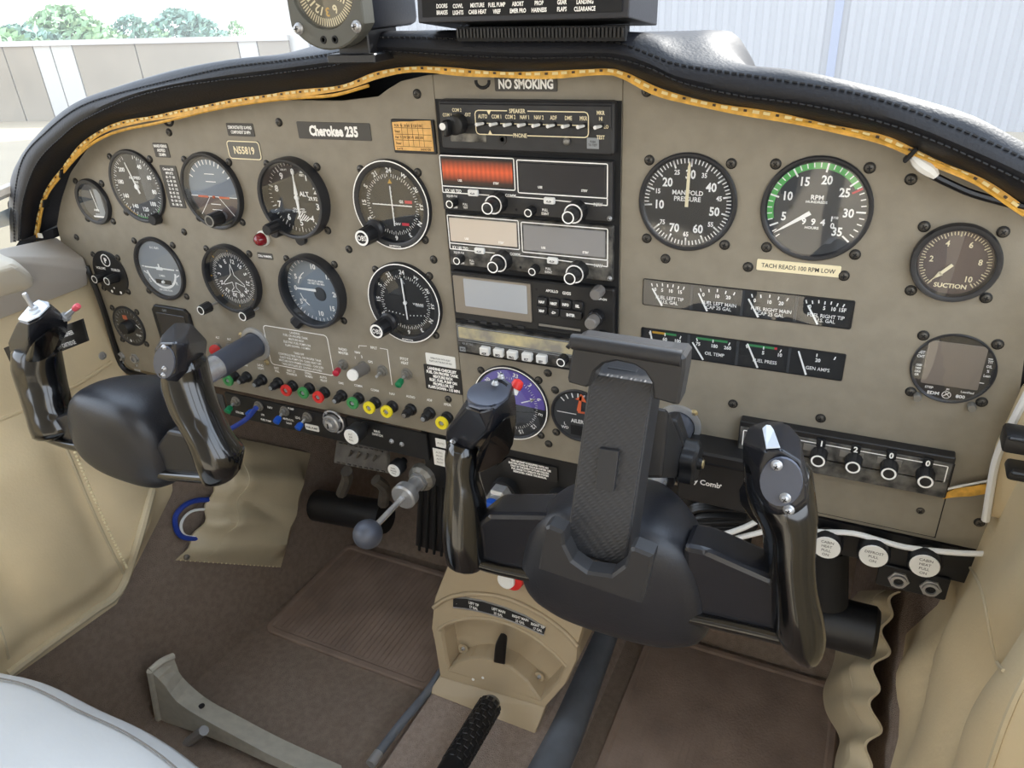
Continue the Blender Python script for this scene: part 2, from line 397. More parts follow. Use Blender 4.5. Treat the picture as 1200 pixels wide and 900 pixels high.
# floor, tunnel, firewall
mb = MB(); mb.bx(-260, 900, -1300, 460, FL-20, FL); struct(mb.build('floor', m_carpet))
mb = MB(); rows = []
for y, z in ((455, 0), (450, -560), (430, -575), (285, FL+2), (285, FL-10), (470, FL-10), (470, 0)): rows.append([Vector((-200, y, z)), Vector((840, y, z))])
mb.rings(rows, False, smooth=False); struct(mb.build('wall_front', m_carpet))
mb = MB(); prof = [(252, FL), (252, -684), (262, -671), (428, -669), (446, -684), (470, FL)]
mb.rings([[Vector((a, y, z)) for a, z in prof] for y in (-1250, -300, 300, 430)], False, smooth=False)
struct(mb.build('trim_1', m_carpet2))
# roof over the cabin, with the door side open to the daylight
mb = MB(); rows = []
for y in (-1400, -900, -500, -150):
    rows.append([Vector((x, y, 520-abs((x-311)/560)**3*90)) for x in [-235+1090*i/16 for i in range(17)]])
mb.rings(rows, False); mb.rings([[p+Vector((0, 0, 25)) for p in r] for r in rows], False); struct(mb.build('ceiling', m_head_liner))
for nm, xx in (('left', -234), ('right', 854)):
    mb = MB(); mb.bx(xx-14, xx+14, -760, -700, -70, 460, 8)
    mb.tube([(xx, -190, -60), (xx, -185, 200), (xx, -175, 455)], 15, 8); struct(mb.build('trim_'+('2' if xx < 0 else '3'), m_head_liner))
# rear bulkhead
mb = MB(); mb.bx(-250, 870, -1440, -1400, FL, 470); struct(mb.build('wall_rear', m_head_liner))

# ------------------------------------------------------------------ windscreen
mb = MB(); rows = []
def wbase(u): return Vector((311+585*u, 296-abs(u)**3*420, 92-abs(u)**4*100))
def wtop(u): return Vector((311+520*u, -150-abs(u)**3*30, 508-abs(u)**3*70))
for i in range(17):
    t = i/16; rows.append([wbase(j/14-1).lerp(wtop(j/14-1), t)+Vector((0, 30*math.sin(t*PI), 34*math.sin(t*PI))) for j in range(29)])
mb.rings(rows, False); struct(mb.build('window_1', m_screen))
mb = MB(); mb.tube([p+Vector((0, 6, -6)) for p in rows[0]], 7, 6, sub=1); struct(mb.build('trim_4', m_sgrey))

# ------------------------------------------------------------------ outside: nose, apron, wall, hangar, trees (the nose points a little up)
SL = -.075
def gz(y): return -1750+SL*y
m_apron = M('pale_concrete_apron', '#94866e', .85, 0, None, (.25, .07), spec=.2)
m_wallp = M('weathered_grey_wall', '#8c8271', .85, 0, None, (.5, .1), spec=.2); m_wallw = M('white_painted_wall', '#b0aca4', .8)
m_leaf = M('tree_leaves', '#8ba57e', .8, 0, None, (.9, .3), spec=.1); m_leaf2 = M('dark_tree_leaves', '#7b9484', .8, 0, None, (.9, .3), spec=.1); m_bark = M('bark', '#5c5248', .9)
m_cowl = M('pale_cowl_paint', '#9fb2c4', .35)
mb = MB(); mb.quad((-60000, -30000, gz(-30000)), (60000, -30000, gz(-30000)), (60000, 60000, gz(60000)), (-60000, 60000, gz(60000))); struct(mb.build('floor_apron', m_apron))
mb = MB(); rows = []
for i in range(13):
    y = 480+i*70; k = i/12
    hw = 420-160*k**2; tp = -20-90*k
    rows.append([Vector((360+hw*math.cos(a), y, tp-300+300*abs(math.sin(a))**.7*(1 if math.sin(a) > 0 else -1))) for a in [PI*j/20 for j in range(21)]])
mb.rings(rows, False); o = mb.build('engine_cowling', m_cowl); tag(o, 'pale blue grey engine cowling beyond the windscreen', 'aircraft nose')
mb = MB(); rows = [[wbase(j/14-1)+Vector((0, 0, -26)) for j in range(29)], [Vector((wbase(j/14-1).x*1.0, 480, 20-abs(j/14-1)**4*70)) for j in range(29)]]; mb.rings(rows, False); struct(mb.build('trim_5', m_cowl))
for sg in (-1, 1):
    mb = MB(); xx = 311+sg*588; mb.hull([Vector((xx+a, y, z)) for a in (-8, 8) for y, z in ((-150, -120), (480, -40), (480, FL), (-150, FL))]); struct(mb.build('trim_'+('6' if sg < 0 else '7'), m_cowl))
# low boundary wall across the left
wt = thing('boundary_wall', 'long weathered grey wall with white pillars beyond the apron', 'wall')
A = Vector((-34000, 11600, 0)); Bq = P(338, 30, 19000); Bq.z = 0; t_ = (Bq-A).normalized(); n_ = Vector((t_.y, -t_.x, 0)); Lw = (Bq-A).length
def wp(s, off, h): p = A+t_*s+n_*off; return (p.x, p.y, gz(p.y)+h)
hA = 2160; s_ = 0
def wblock(s0, s1, o0, o1, h0, h1):
    m = MB(); c = [wp(s, o, h) for h in (h0, h1) for s, o in ((s0, o0), (s1, o0), (s1, o1), (s0, o1))]
    m.add(c, [[0, 1, 2, 3], [4, 5, 6, 7], [0, 1, 5, 4], [1, 2, 6, 5], [2, 3, 7, 6], [3, 0, 4, 7]]); return m
def sAt(px):                     # distance along the wall at a column of the picture
    d = ray(px, 90); a = (CAM.x-A.x); b = (CAM.y-A.y)
    den = t_.x*d.y-t_.y*d.x; return (a*d.y-b*d.x)/den
cols = [-140, -60, 20, 55, 75, 100, 172, 290, 312, 338]
cols = [sAt(c) for c in cols]; cols[-1] = Lw
kinds = 'ppp' 'wwpppwp'
for i in range(len(cols)-1):
    wblock(cols[i]+18, cols[i+1]-18, 0, 240, -300, hA).build('wall_panel', m_wallw if i in (3, 4, 7) else m_wallp, wt)
wblock(cols[0], Lw, -60, 300, hA, hA+150).build('coping', m_wallw, wt)
# pale corrugated hangar ahead and to the right
hx = P(338, 30, 19000).x
m_hang = M('pale_corrugated_steel', '#8b8c8e', .7, 0, None, (.4, .02), spec=.2); m_strip = M('blue_grey_strip', '#737b8e', .6)
ht = thing('hangar', 'pale grey corrugated hangar filling the view ahead beyond the nose', 'hangar')
mb = MB(); rows = [[], []]; x = hx
while x < hx+46000:
    for dx, dy in ((0, 0), (110, 0), (150, -40), (260, -40), (300, 0)): 
        for r, z in ((0, -5000), (1, 11000)): rows[r].append(Vector((x+dx, 19000+dy, z)))
    x += 300
mb.rings(rows, False, smooth=False); mb.build('corrugated_wall', m_hang, ht)
mb = MB(); mb.bx(hx-200, hx+700, 18900, 18960, -5000, 11000); mb.build('corner_trim', m_wallw, ht)
xs = P(979, 40, 18900).x
mb = MB(); mb.bx(xs-90, xs+90, 18880, 18960, -5000, 11000); mb.build('upright_strip', m_strip, ht)  # plain blue grey upright strip on the hangar wall
# trees behind the wall
def crown(R, H, n, seed):
    rnd = random.Random(seed); m = MB()
    for _ in range(n):
        a = rnd.uniform(0, 2*PI); h = rnd.random(); rad = R*(math.sin(PI*min(.97, .12+.85*h))**.7)*rnd.uniform(.45, 1.05)*(1.15-.3*h)
        c = Vector((rad*math.cos(a), rad*math.sin(a), H*(.25+.75*h))); s = R*rnd.uniform(.05, .12)
        u = Vector((rnd.gauss(0, 1), rnd.gauss(0, 1), rnd.gauss(0, 1))).normalized(); v = u.orthogonal().normalized()*s; w_ = u.cross(v)
        m.add([c-v, c+w_*.6, c+v, c-w_*.6], [[0, 1, 2, 3]])
    return m
trees = [(-8, 36, 30000, 2600, 3400, 0), (18, 30, 31000, 2600, 3800, 1), (66, 8, 33000, 2700, 5600, 0), (92, 20, 33000, 2300, 4600, 0), (122, 42, 34000, 1900, 2600, 1), (150, 18, 34000, 1800, 4200, 1), (171, 30, 35000, 1700, 3300, 0), (206, 11, 36000, 2700, 4600, 1), (235, 22, 36000, 1900, 3600, 1), (274, 24, 37000, 1000, 3000, 0)]
tl = ['leftmost low bright green tree above the wall', 'bushy green tree behind the wall, second from the left edge', 'tallest bright green leafy tree above the wall', 'rounded green tree just right of the tallest one above the wall', 'low bright bush peeping over the wall right of the tall trees', 'small dark green tree alone above the middle of the wall', 'small pale green tree right of the lone dark one', 'broad dark blue green tree above the wall near its right end', 'rounded dark tree touching the broad one on its right', 'tiny far tree beyond the right end of the wall']
for i, (px, py, dist, R, H, kd) in enumerate(trees):
    d = ray(px, py); dist *= 1.5; R *= 1.5; k = dist/math.hypot(d.x, d.y); tp = CAM+d*k; H2 = tp.z-gz(tp.y); base = (tp.x, tp.y, gz(tp.y))
    t = thing('leafy_tree', tl[i], 'tree', base, 'trees behind the boundary wall')
    crown(R*.62, H2, 1300, i).build('crown', m_leaf2 if kd else m_leaf, t)
    mb = MB(); mb.tube([(0, 0, -300), (60, 0, H2*.4), (0, 40, H2*.85)], lambda q: 170*(1-q)+30, 6); mb.build('trunk', m_bark, t)
# ------------------------------------------------------------------ instrument panel
BOT = -227
ptop = [(66, 262), (71, 236), (82, 203), (103, 173), (137, 149), (196, 138), (268, 122), (333, 117), (400, 118), (443, 113), (455, 104), (470, 95), (500, 88), (560, 84), (640, 84), (712, 82), (737, 88), (767, 103), (800, 113), (850, 126), (913, 136), (973, 148), (1033, 161), (1070, 175), (1100, 189), (1150, 209), (1200, 243), (1216, 300)]
ptop = [XZ(*q) for q in ptop]
def cut(poly, x0, x1):               # the part of the top edge between two uprights
    out = []
    for (a, za), (b, zb) in zip(poly, poly[1:]):
        for xx in (x0, x1):
            if a < xx < b: out.append((xx, za+(zb-za)*(xx-a)/(b-a)))
        if x0 < b < x1: out.append((b, zb))
    return out
left_edge = [XZ(75, 298), XZ(103, 322), XZ(124, 372), (-158, -222), (-150, BOT)]
pt = thing('instrument_panel', 'taupe painted metal instrument panel across the whole cabin', 'panel', (0, 0, 0))
xa, xb = 361.2, 527.6
def face(poly): m = MB(); m.prism(poly, 3, 0, .35); return m
lp = [ptop[0]]+cut(ptop, -400, xa-.5)
lp += [(xa-.5, BOT)]+left_edge[::-1]
face(lp[::-1]).build('pilot_face', m_panel, pt)
face((cut(ptop, xa, xb)+[(xb, BOT), (xa, BOT)])[::-1]).build('radio_face', m_panel, pt)
rp_ = cut(ptop, xb+.5, 1000)+[(851, BOT)]
face((rp_+[(xb+.5, BOT)])[::-1]).build('copilot_face', m_panel, pt)
mb = MB(); mb.bx(-150, 845, 3.2, 6, BOT+2, 60); mb.bx(352, 540, 3.2, 6, 40, 120); mb.build('backing', m_matte, pt)
# glove box cover at the lower right: a slightly raised plate with a fine gap round it
a = XZ(862, 588); b = XZ(1105, 590); c_ = XZ(1097, 622)
mb = MB(); mb.prism(rrect(a[0], c_[0], XZ(950, 598)[1], -150, 1), -.05, -1.0, .3); mb.build('access_cover', m_panel, pt)
mb = MB(); mb.bx(a[0]-1, c_[0]+.9, -.25, 0, XZ(950, 598)[1]-.9, -150); mb.build('cover_gap', m_matte, pt)

# shared screw: washer, dome and recessed cross
def screw_mb(r=4.1):
    m = MB(); m.lathe([(r, 0), (r, .5), (r*.8, 1.0)], n=14, mi=0, cap=True)
    m.lathe([(r*.78, 1.0), (r*.7, 1.9), (r*.45, 2.4), (.1, 2.5)], n=14, mi=1, cap=False)
    for an in (.4, .4+PI/2): m.box((0, -2.45, 0), (r*.85, .25, r*.2), rot=Matrix.Rotation(an, 3, 'Y'), mi=2)
    return m
m_scr = M('blackened_screw', '#514e49', .4, .6); m_scr2 = M('blackened_washer', '#1a1918', .55, .2)
scr_me = shared(screw_mb(), 'screw', [m_scr2, m_scr, m_matte]); scr_s = shared(screw_mb(3.2), 'screw', [m_scr2, m_scr, m_matte])
brass_me = shared(screw_mb(3.4), 'screw', [m_brass, m_brass, m_dsteel]); steel_me = shared(screw_mb(2.2), 'screw', [m_steel, m_steel, m_matte])
def put(me, parent, x, z, y=0, name='screw', label=None, rot=None):
    o = bpy.data.objects.new(name, me); C.objects.link(o); o.parent = parent; o.location = Vector((x, y, z))*.001
    if rot is not None: o.rotation_euler = rot
    else: o.rotation_euler = (0, random.uniform(-.6, .6), 0)
    if label: o['label'] = label
    return o
def pscrew(px, py, me=None, label=None): x, z = XZ(px, py); put(me or scr_me, pt, x, z, 0, label=label)
for q in [(198.3, 155), (327, 143.3), (90, 278), (216, 271.7), (409, 292), (508.3, 304), (489, 110), (758, 107), (1067.5, 210), (780, 303), (876.7, 312.7), (989, 323), (642, 437), (643, 520), (859, 473), (961.7, 490), (1078.7, 597.7), (1147.7, 612), (525.5, 467.5)]: pscrew(*q)
for q in [(282.5, 392.5), (306, 396.5), (312.7, 424.5), (813.5, 484)]: pscrew(*q, me=brass_me, label='pale brass screw beside a control shaft')

def ang(cx, cz, r, a): return (cx+r*math.sin(math.radians(a)), cz+r*math.cos(math.radians(a)))
def ticks(m, a0, a1, n, r0, r1, wd, y, mi=0, cx=0, cz=0, skip=None):
    for i in range(n+1):
        if skip and i % skip == 0: continue
        a = a0+(a1-a0)*i/n; m.line(ang(cx, cz, r0, a), ang(cx, cz, r1, a), wd, y, mi)
def arc(m, a0, a1, r0, r1, y, mi=0, n=24):
    for i in range(n):
        b0 = a0+(a1-a0)*i/n; b1 = a0+(a1-a0)*(i+1)/n
        m.flat([ang(0, 0, r0, b0), ang(0, 0, r1, b0), ang(0, 0, r1, b1), ang(0, 0, r0, b1)], y, mi)
def needle(m, a, r0, r1, w0, w1, y, mi=0):
    p, q = ang(0, 0, r0, a), ang(0, 0, r1, a); t = (Vector(q)-Vector(p)).normalized(); nn = Vector((-t.y, t.x))
    P_, Q_ = Vector(p), Vector(q)
    m.prism([tuple(P_-nn*w0/2), tuple(Q_-nn*w1/2), tuple(Q_+nn*w1/2), tuple(P_+nn*w0/2)], y+.3, y-.3, 0, mi); return m
I3, I2 = 31.43, 23.81
def gauge(name, label, x, z, r, d=2.5, ring=4.5, sp=I3, corners='abcd', dial=None, glass=True, white=False, depth=1.0, cat='gauge', slope=3):
    t = thing(name, label, cat, (x, 0, z))
    m = MB(); m.lathe([(r, 0), (r, d*.7), (r-.8, d), (r-ring+.8, d), (r-ring, d-.4), (r-ring-slope*.4, .8), (r-ring-slope*.4, .2)], n=48, cap=False); m.build('bezel', m_bezel, t)
    if white:
        m = MB(); arc(m, 0, 360, r-1.6, r-.5, -d-.15, 0, 48); m.build('white_ring', m_white, t)
    m = MB(); m.lathe([(r-ring, 0), (r-ring, .6), (.01, .6)], n=40, cap=False, smooth=False); m.build('dial', dial or m_dial, t)
    if glass:
        m = MB(); m.lathe([(r-ring-.2, d*.85), ((r-ring)*.5, d*.85+.15), (.01, d*.85+.2)], n=40, cap=False); m.build('glass', m_glass, t)
    for k, (a, b) in {'a': (-1, 1), 'b': (1, 1), 'c': (-1, -1), 'd': (1, -1)}.items():
        if k in corners: put(scr_me if sp == I3 else scr_me, t, a*sp, b*sp)
    t['r'] = r-ring; del t['r']
    return t
def knob_mb(r, h, n=20, cone=.92, flute=True, cap_mi=1, ring=None):
    m = MB(); k = 24
    rows = []
    for hh, q in ((0, 1), (h*.9, cone), (h, cone*.9)):
        rows.append([Vector((r*q*(1+(.05 if flute and j % 2 else 0))*math.cos(2*PI*j/k), -hh, r*q*(1+(.05 if flute and j % 2 else 0))*math.sin(2*PI*j/k))) for j in range(k)])
    m.rings(rows, True, True, True, 0, not flute)
    if ring: 
        for i in range(24):
            a, b = 2*PI*i/24, 2*PI*(i+1)/24
            m.add([(q*math.cos(c), -h-.12, q*math.sin(c)) for q, c in ((ring[0], a), (ring[1], a), (ring[1], b), (ring[0], b))], [[0, 1, 2, 3]], cap_mi)
    return m
def knob(t, x, z, r, h, y=0, ring=True, mats=None, name='knob', txt=None, label=None, dirv=None):
    m = knob_mb(r, h, ring=(r*.62, r*.84) if ring else None)
    if txt: m.text(txt, 0, 0, r*.55, -h-.15, .8, .01, mi=1)
    o = m.build(name, mats or [m_black, m_white], t, (x, y, z))
    if label: o['label'] = label
    return o
GL = {}
# --- the flight instruments
YM = -1.0        # printed marks lie on the dial
# clock-like small gauge at far left
x, z = XZ(111, 236); t = gauge('ammeter_gauge', 'small round gauge with a pale meter strip, outermost at the left of the panel', x, z, 27, 5, 5, I2-1.5, dial=m_gdial)
m = MB(); m.rect(-4, 14, -17, 15, -.9, 0); m.rect(-9, 4, -14, 16, -.95, 1); m.line((3, -12), (-1, 14), 1.2, -1.05, 2); m.rect(-8, 12, -19, -17, -1.05, 2); m.text('AMPS', 0, -10, 2.6, -1.1, mi=2); m.build('meter_strip', [m_ldial, m_gdial, m_white], t)
# airspeed
t = gauge('airspeed_indicator', 'round airspeed gauge with curved print and pale dial, upper left of the panel', -37, 21.6, 41, 3.5, 4, corners='abc', dial=m_dial)
m = MB(); ticks(m, 10, 340, 33, 31, 35, .8, YM); ticks(m, 10, 340, 66, 33, 35, .45, YM)
for i, s in enumerate(['40', '60', '80', '100', '120', '140', '160', '180', '200']):
    m.text(s, *ang(0, 0, 25.5, 28+i*36), 4.6, YM)
m.text('AIRSPEED', 0, 10, 3, YM); m.text('MPH', 0, 5, 2.6, YM); arc(m, 60, 110, 35, 36.6, YM, 1); arc(m, 110, 200, 35, 36.6, YM, 2); arc(m, 200, 232, 35, 36.6, YM, 3)
m.build('markings', [m_white, m_white, m_greenp, m_amber], t)
m = MB(); needle(m, 342, -8, 28, 2.4, .8, -1.8); m.lathe([(3, 0), (3, 2.4), (.1, 2.6)], n=14); m.build('needle', m_white, t)
knob(t, 21, -34, 6.5, 9, -2, ring=False, mats=[m_black, m_steel])
# attitude indicator
t = gauge('attitude_indicator', 'round attitude gauge with a bright reflecting face, knob at its lower edge', 77.6, 23.1, 41, 6, 4, dial=m_gdial)
m = MB(); m.flat([(a, b) for a, b in circle(33, 32) if b > -6]+[(-32.4, -6), (32.4, -6)][::1] if 0 else [ang(0, 0, 33, a) for a in range(-100, 101, 10)], -.8, 0); m.flat([ang(0, 0, 33, a) for a in range(100, 261, 10)], -.8, 1)
for a in (-60, -45, -30, -20, -10, 0, 10, 20, 30, 45, 60): m.line(ang(0, 0, 28, a), ang(0, 0, 33, a), 1.2, YM, 2)
for zz in (10, 18, -14, -20): m.line((-7, zz), (7, zz), .8, YM, 2)
m.line((-33, -5.8), (33, -5.8), .9, YM, 2); m.line((-6, -6), (-24, -26), .7, YM, 2); m.line((6, -6), (24, -26), .7, YM, 2)
m.build('horizon_card', [m_bdial, m_brown, m_white], t)
m = MB(); m.bx(-22, -8, -2.2, -1.6, -7, -5); m.bx(8, 22, -2.2, -1.6, -7, -5); m.ball((0, -1.9, -6), 1.6, 8); m.build('aircraft_bar', m_orange, t)
kx, kz = XZ(246, 259, -22); m = MB(); m.cyl((kx-77.6, 0, kz-23.1), (kx-77.6, -8, kz-23.1), 4); m.build('knob_shaft', m_steel, t); knob(t, kx-77.6, kz-23.1, 7.5, 16, -7, ring=True, mats=[m_black, m_dsteel])
# altimeter
t = gauge('altimeter', 'round black altimeter marked ALT with a thick bezel and setting knob', 190.4, 23.3, 40.5, 13, 4, corners='abd', dial=m_dial, slope=1)
m = MB(); ticks(m, 0, 360, 50, 32, 35.5, .55, YM); ticks(m, 0, 360, 10, 30, 35.5, 1.2, YM)
for i in range(10): m.text(str(i), *ang(0, 0, 25.5, i*36), 6.2, YM)
m.text('ALT', 10, 4, 4.6, YM); m.text('100\nFEET', 11, 24, 2.0, YM); m.text('1000 FT', -11, 27, 1.8, YM); m.text('CALIBRATED\nTO 20,000 FEET', 0, -13, 1.8, YM)
m.rect(13, 27, -4, 4, YM+.05, 1); m.text('29.92', 20, 0, 3.6, YM-.05)
for i in range(6): m.line((2+i*2.2, -14-i*1.2), (-4+i*2.2, -22-i*.4), 1.1, YM-.05)
m.build('markings', [m_white, m_matte], t)
m = MB(); needle(m, 2, -4, 27, 2.4, 1, -1.9); needle(m, 2, 3, 16, 4.5, 1.5, -1.7); needle(m, 180, 2, 20, 3.6, 1, -1.6); m.lathe([(2.6, 0), (2.6, 2.3), (.1, 2.5)], n=12); m.build('needle', m_white, t)
m = MB(); m.lathe([(7, 0), (7, 9), (6, 11)], (-31, 0, -35), n=16); m.lathe([(6, 0), (6, 5)], (-3, 0, -43), n=14); m.build('knob_boss', m_bezel, t)
kx, kz = XZ(312, 270, -26); knob(t, kx-190.4, kz-23.3, 6, 15, -11, ring=False)
# the two course indicators
def vor(t, obs, hdg):
    m = MB(); ticks(m, 0, 360, 72, 26.5, 29, .6, YM); ticks(m, 0, 360, 36, 25.3, 29, .8, YM)
    for i, s in enumerate(['24', 'W', '30', '33', 'N', '3', '6', 'E', '12', '15', 'S', '21']): m.text(s, *ang(0, 0, 32.3, i*30), 4.4, YM, rot=-math.radians(i*30))
    m.flat([(-2.4, 20), (2.4, 20), (0, 24.5)], YM, 1); return m
t = gauge('course_indicator', 'round course indicator with crossed white needles beside the radio stack', 304.5, 23.3, 42.5, 5, 6.5, corners='abd', white=True)
m = vor(t, 0, 0); m.text('GS', 10, 3.6, 2.6, YM); m.text('NAV', 3, -18, 2.4, YM); m.rect(14, 22, 2.2, 5, YM, 2); m.rect(8, 16, -19.3, -16.6, YM, 2); ticks(m, 0, 0, 1, 0, 0, .1, YM)
for i in range(-4, 5): m.ball((i*4, -.9, 0), .55, 6); m.ball((0, -.9, i*4), .55, 6)
m.text('RECIPROCAL', 0, -39, 1.6, -5.2); m.build('markings', [m_white, m_amber, m_redp], t)
m = MB(); needle(m, 0, -20, 18, .9, .9, -1.8); needle(m, 90, -22, 22, .9, .9, -1.9); m.build('needle', m_white, t)
kx, kz = XZ(426, 278, -18); m = MB(); m.lathe([(10, 0), (10, 5), (8, 7)], (kx-304.5+4, 0, kz-23.3+4), n=18); m.build('knob_boss', m_bezel, t); knob(t, kx-304.5, kz-23.3, 9, 16, -5, txt='OBS')
t = gauge('course_indicator', 'round course indicator with one tilted needle, lower, beside the navigator screen', 304.9, -75.6, 42.5, 5, 6.5, corners='abd', white=True)
m = vor(t, 0, 0)
for i in range(-5, 6): m.ball((i*4.2, -.9, -14+abs(i)*.5), .7, 6)
m.text('VOR/LOC', 15, 0, 2, YM); m.rect(12, 21, -2.6, .2, YM+.02, 1); m.text('RECIPROCAL', 0, -39, 1.6, -5.2); m.build('markings', [m_white, m_ldial, m_redp], t)
m = MB(); needle(m, 178, -26, 18, 1.5, 1.2, -1.8); m.lathe([(2, 0), (2, 2.4), (.1, 2.5)], n=12); m.build('needle', m_white, t)
kx, kz = XZ(443, 387, -18); m = MB(); m.lathe([(10, 0), (10, 5), (8, 7)], (kx-304.9+4, 0, kz+75.6+4), n=18); m.build('knob_boss', m_bezel, t); knob(t, kx-304.9, kz+75.6, 9, 16, -5, txt='OBS')
# turn coordinator
t = gauge('turn_coordinator', 'round grey turn gauge with a white wing bar, lower row below the airspeed gauge', -37.9, -75.4, 39, 4, 4, dial=m_ldial)
m = MB(); arc(m, 100, 260, 22, 25, -.9, 0, 20); m.text('L', -22, -16, 4, YM); m.text('R', 22, -16, 4, YM); m.text('2 MIN', 0, -8.5, 2.6, YM); m.text('D.C. ELEC', 0, 26, 2.4, YM); m.text('NO PITCH\nINFORMATION', 0, -25, 2.2, YM)
m.line((-29, -5), (-24, -8), 1.4, YM); m.line((29, -5), (24, -8), 1.4, YM); m.line((-30, 1), (-26, 1), 1.4, YM); m.line((30, 1), (26, 1), 1.4, YM)
m.rect(-13, 13, -19, -13.5, YM, 1); m.build('markings', [m_white, m_dial], t)
m = MB(); m.bx(-24, 24, -2, -1.5, .2, 1.8); m.bx(-5, 5, -2.1, -1.5, -1.2, 2.4); m.bx(-1, 1, -2, -1.5, 2, 6.5); m.ball((0, -1.6, -16.2), 2.2, 10); m.build('wing_bar', m_white, t)
# heading indicator
t = gauge('heading_indicator', 'round heading gauge with an outlined aeroplane on its card, lower row', 77.2, -74.7, 40, 8, 4, corners='ab', dial=m_gdial)
m = MB(); ticks(m, 0, 360, 72, 26.5, 30, .55, YM); ticks(m, 0, 360, 36, 25, 30, .8, YM)
for i, s in enumerate(['E', '12', '15', 'S', '21', '24', 'W', '30', '33', 'N', '3', '6']): m.text(s, *ang(0, 0, 20.5, i*30-20), 4.6, YM, rot=-math.radians(i*30-20))
pl = [(0, 17), (1.8, 10), (2.6, 4), (15, -6), (15, -8.5), (2.4, -4.5), (1.7, -11), (6, -15), (6, -16.5), (0, -15), (-6, -16.5), (-6, -15), (-1.7, -11), (-2.4, -4.5), (-15, -8.5), (-15, -6), (-2.6, 4), (-1.8, 10)]
m.poly_line(pl, .8, -1.6, True)
for a in range(0, 360, 45): m.line(ang(0, 0, 31.5, a), ang(0, 0, 34.5, a), 1.2, YM, 1)
m.build('markings', [m_white, m_amber], t)
for (q, lb, dx) in (((235, 364), 'PUSH', 0), ((284, 371), 'SLAVE', 0)):
    kx, kz = XZ(*q, -26); m = MB(); m.cyl((kx-77.2, 0, kz+74.7), (kx-77.2, -14, kz+74.7), 1.3, n=8); m.build('knob_shaft', m_steel, t)
    knob(t, kx-77.2, kz+74.7, 6.3, 13, -13, ring=True, mats=[m_black, m_wplast])
# vertical speed
t = gauge('vertical_speed_gauge', 'round vertical speed gauge with a blue grey dial and thick bezel, lower row', 191.4, -75.4, 40.5, 12, 4, corners='abd', dial=m_bdial, slope=1)
m = MB(); ticks(m, -90, 90, 20, 32, 35.5, .9, YM); ticks(m, 90, 270, 20, 32, 35.5, .9, YM)
for s, a in (('5', -60), ('10', 5), ('15', 50), ('20', 95), ('15', 135), ('10', 175), ('5', 235)): m.text(s, *ang(0, 0, 26.5, a), 5.4, YM)
m.text('0', -26, 0, 5.4, YM); m.text('VERTICAL SPEED\n100 FEET PER MIN', 3, 9, 2.0, YM); m.text('UP', -17, 12, 2.4, YM); m.text('DN', -17, -13, 2.4, YM); arc(m, 285, 330, 21, 22, YM, 0, 10); arc(m, 210, 255, 21, 22, YM, 0, 10); m.build('markings', m_white, t)
m = MB(); needle(m, 270, -2, 25, 2.8, 1.4, -1.8); m.build('needle', m_white, t); m = MB(); m.lathe([(8, 0), (7, 1.2), (.1, 1.4)], (6, -.6, -4), n=16); m.build('hub_shadow_disc', m_gdial, t)  # dark offset disc paints the needle hub's shadow on the dial
m = MB(); m.box((-27, -5, -37), (20, 10, 14), 3, Matrix.Rotation(-.7, 3, 'Y')); m.build('bezel_lug', m_bezel, t)
# audio/volume round panel and small suction gauge at left
x, z = XZ(130, 320); t = thing('intercom_panel', 'round black intercom plate with two small knobs, left end of the panel', 'control', (x, 0, z))
m = MB(); m.lathe([(29, 0), (29, 1.4), (28.5, 1.8), (.01, 1.8)], n=40, cap=False, smooth=False); m.build('plate', m_black, t)
m = MB(); m.text('VOLUME', -13, 6, 3, -2, bold=.03); m.text('SQUELCH', 13, 6, 3, -2, .8, .03); m.flat(circle(1.4, 10, 0, -19), -2); m.flat(circle(2, 10, 10, -24), -2); m.flat(circle(2, 10, -6, -24), -2); m.flat([(2, -8), (9, -6), (9, -9)], -2)
m.lathe([(8, 0), (8, .2), (6.8, .2), (6.8, 0)], (0, -1.9, 17), n=20, cap=False); m.text('P', 0, 17, 6, -2.1, bold=.05); m.build('markings', m_white, t)
for kx in (-12, 10): knob(t, kx, -4, 6, 14, -1.8, ring=True, mats=[m_black, m_wplast])
for a in (-1, 1):
    for b in (-1, 1): put(scr_me, t, a*22, b*22)
x, z = XZ(152, 382); t = gauge('cylinder_head_gauge', 'small dark round gauge with a black centre knob, lowest at the panel left end', x, z, 27.5, 2.5, 3, I2-1.5)
m = MB(); ticks(m, 0, 360, 24, 19, 22.5, .9, YM, 1); m.rect(-7, 1, 9, 15, YM, 2); m.text('TRIM', 13, -11, 2.8, YM); m.line((14, 4), (20, -1), 1.4, YM); m.flat(circle(2, 10, -5, -21), YM); m.build('markings', [m_white, m_ldial, m_orange], t)
m = MB(); m.lathe([(9.5, .6), (8.5, 8), (7.5, 10), (.1, 10)], n=18); m.box((-8, -6, 0), (8, 5, 5), 1); m.build('centre_knob', m_black, t)
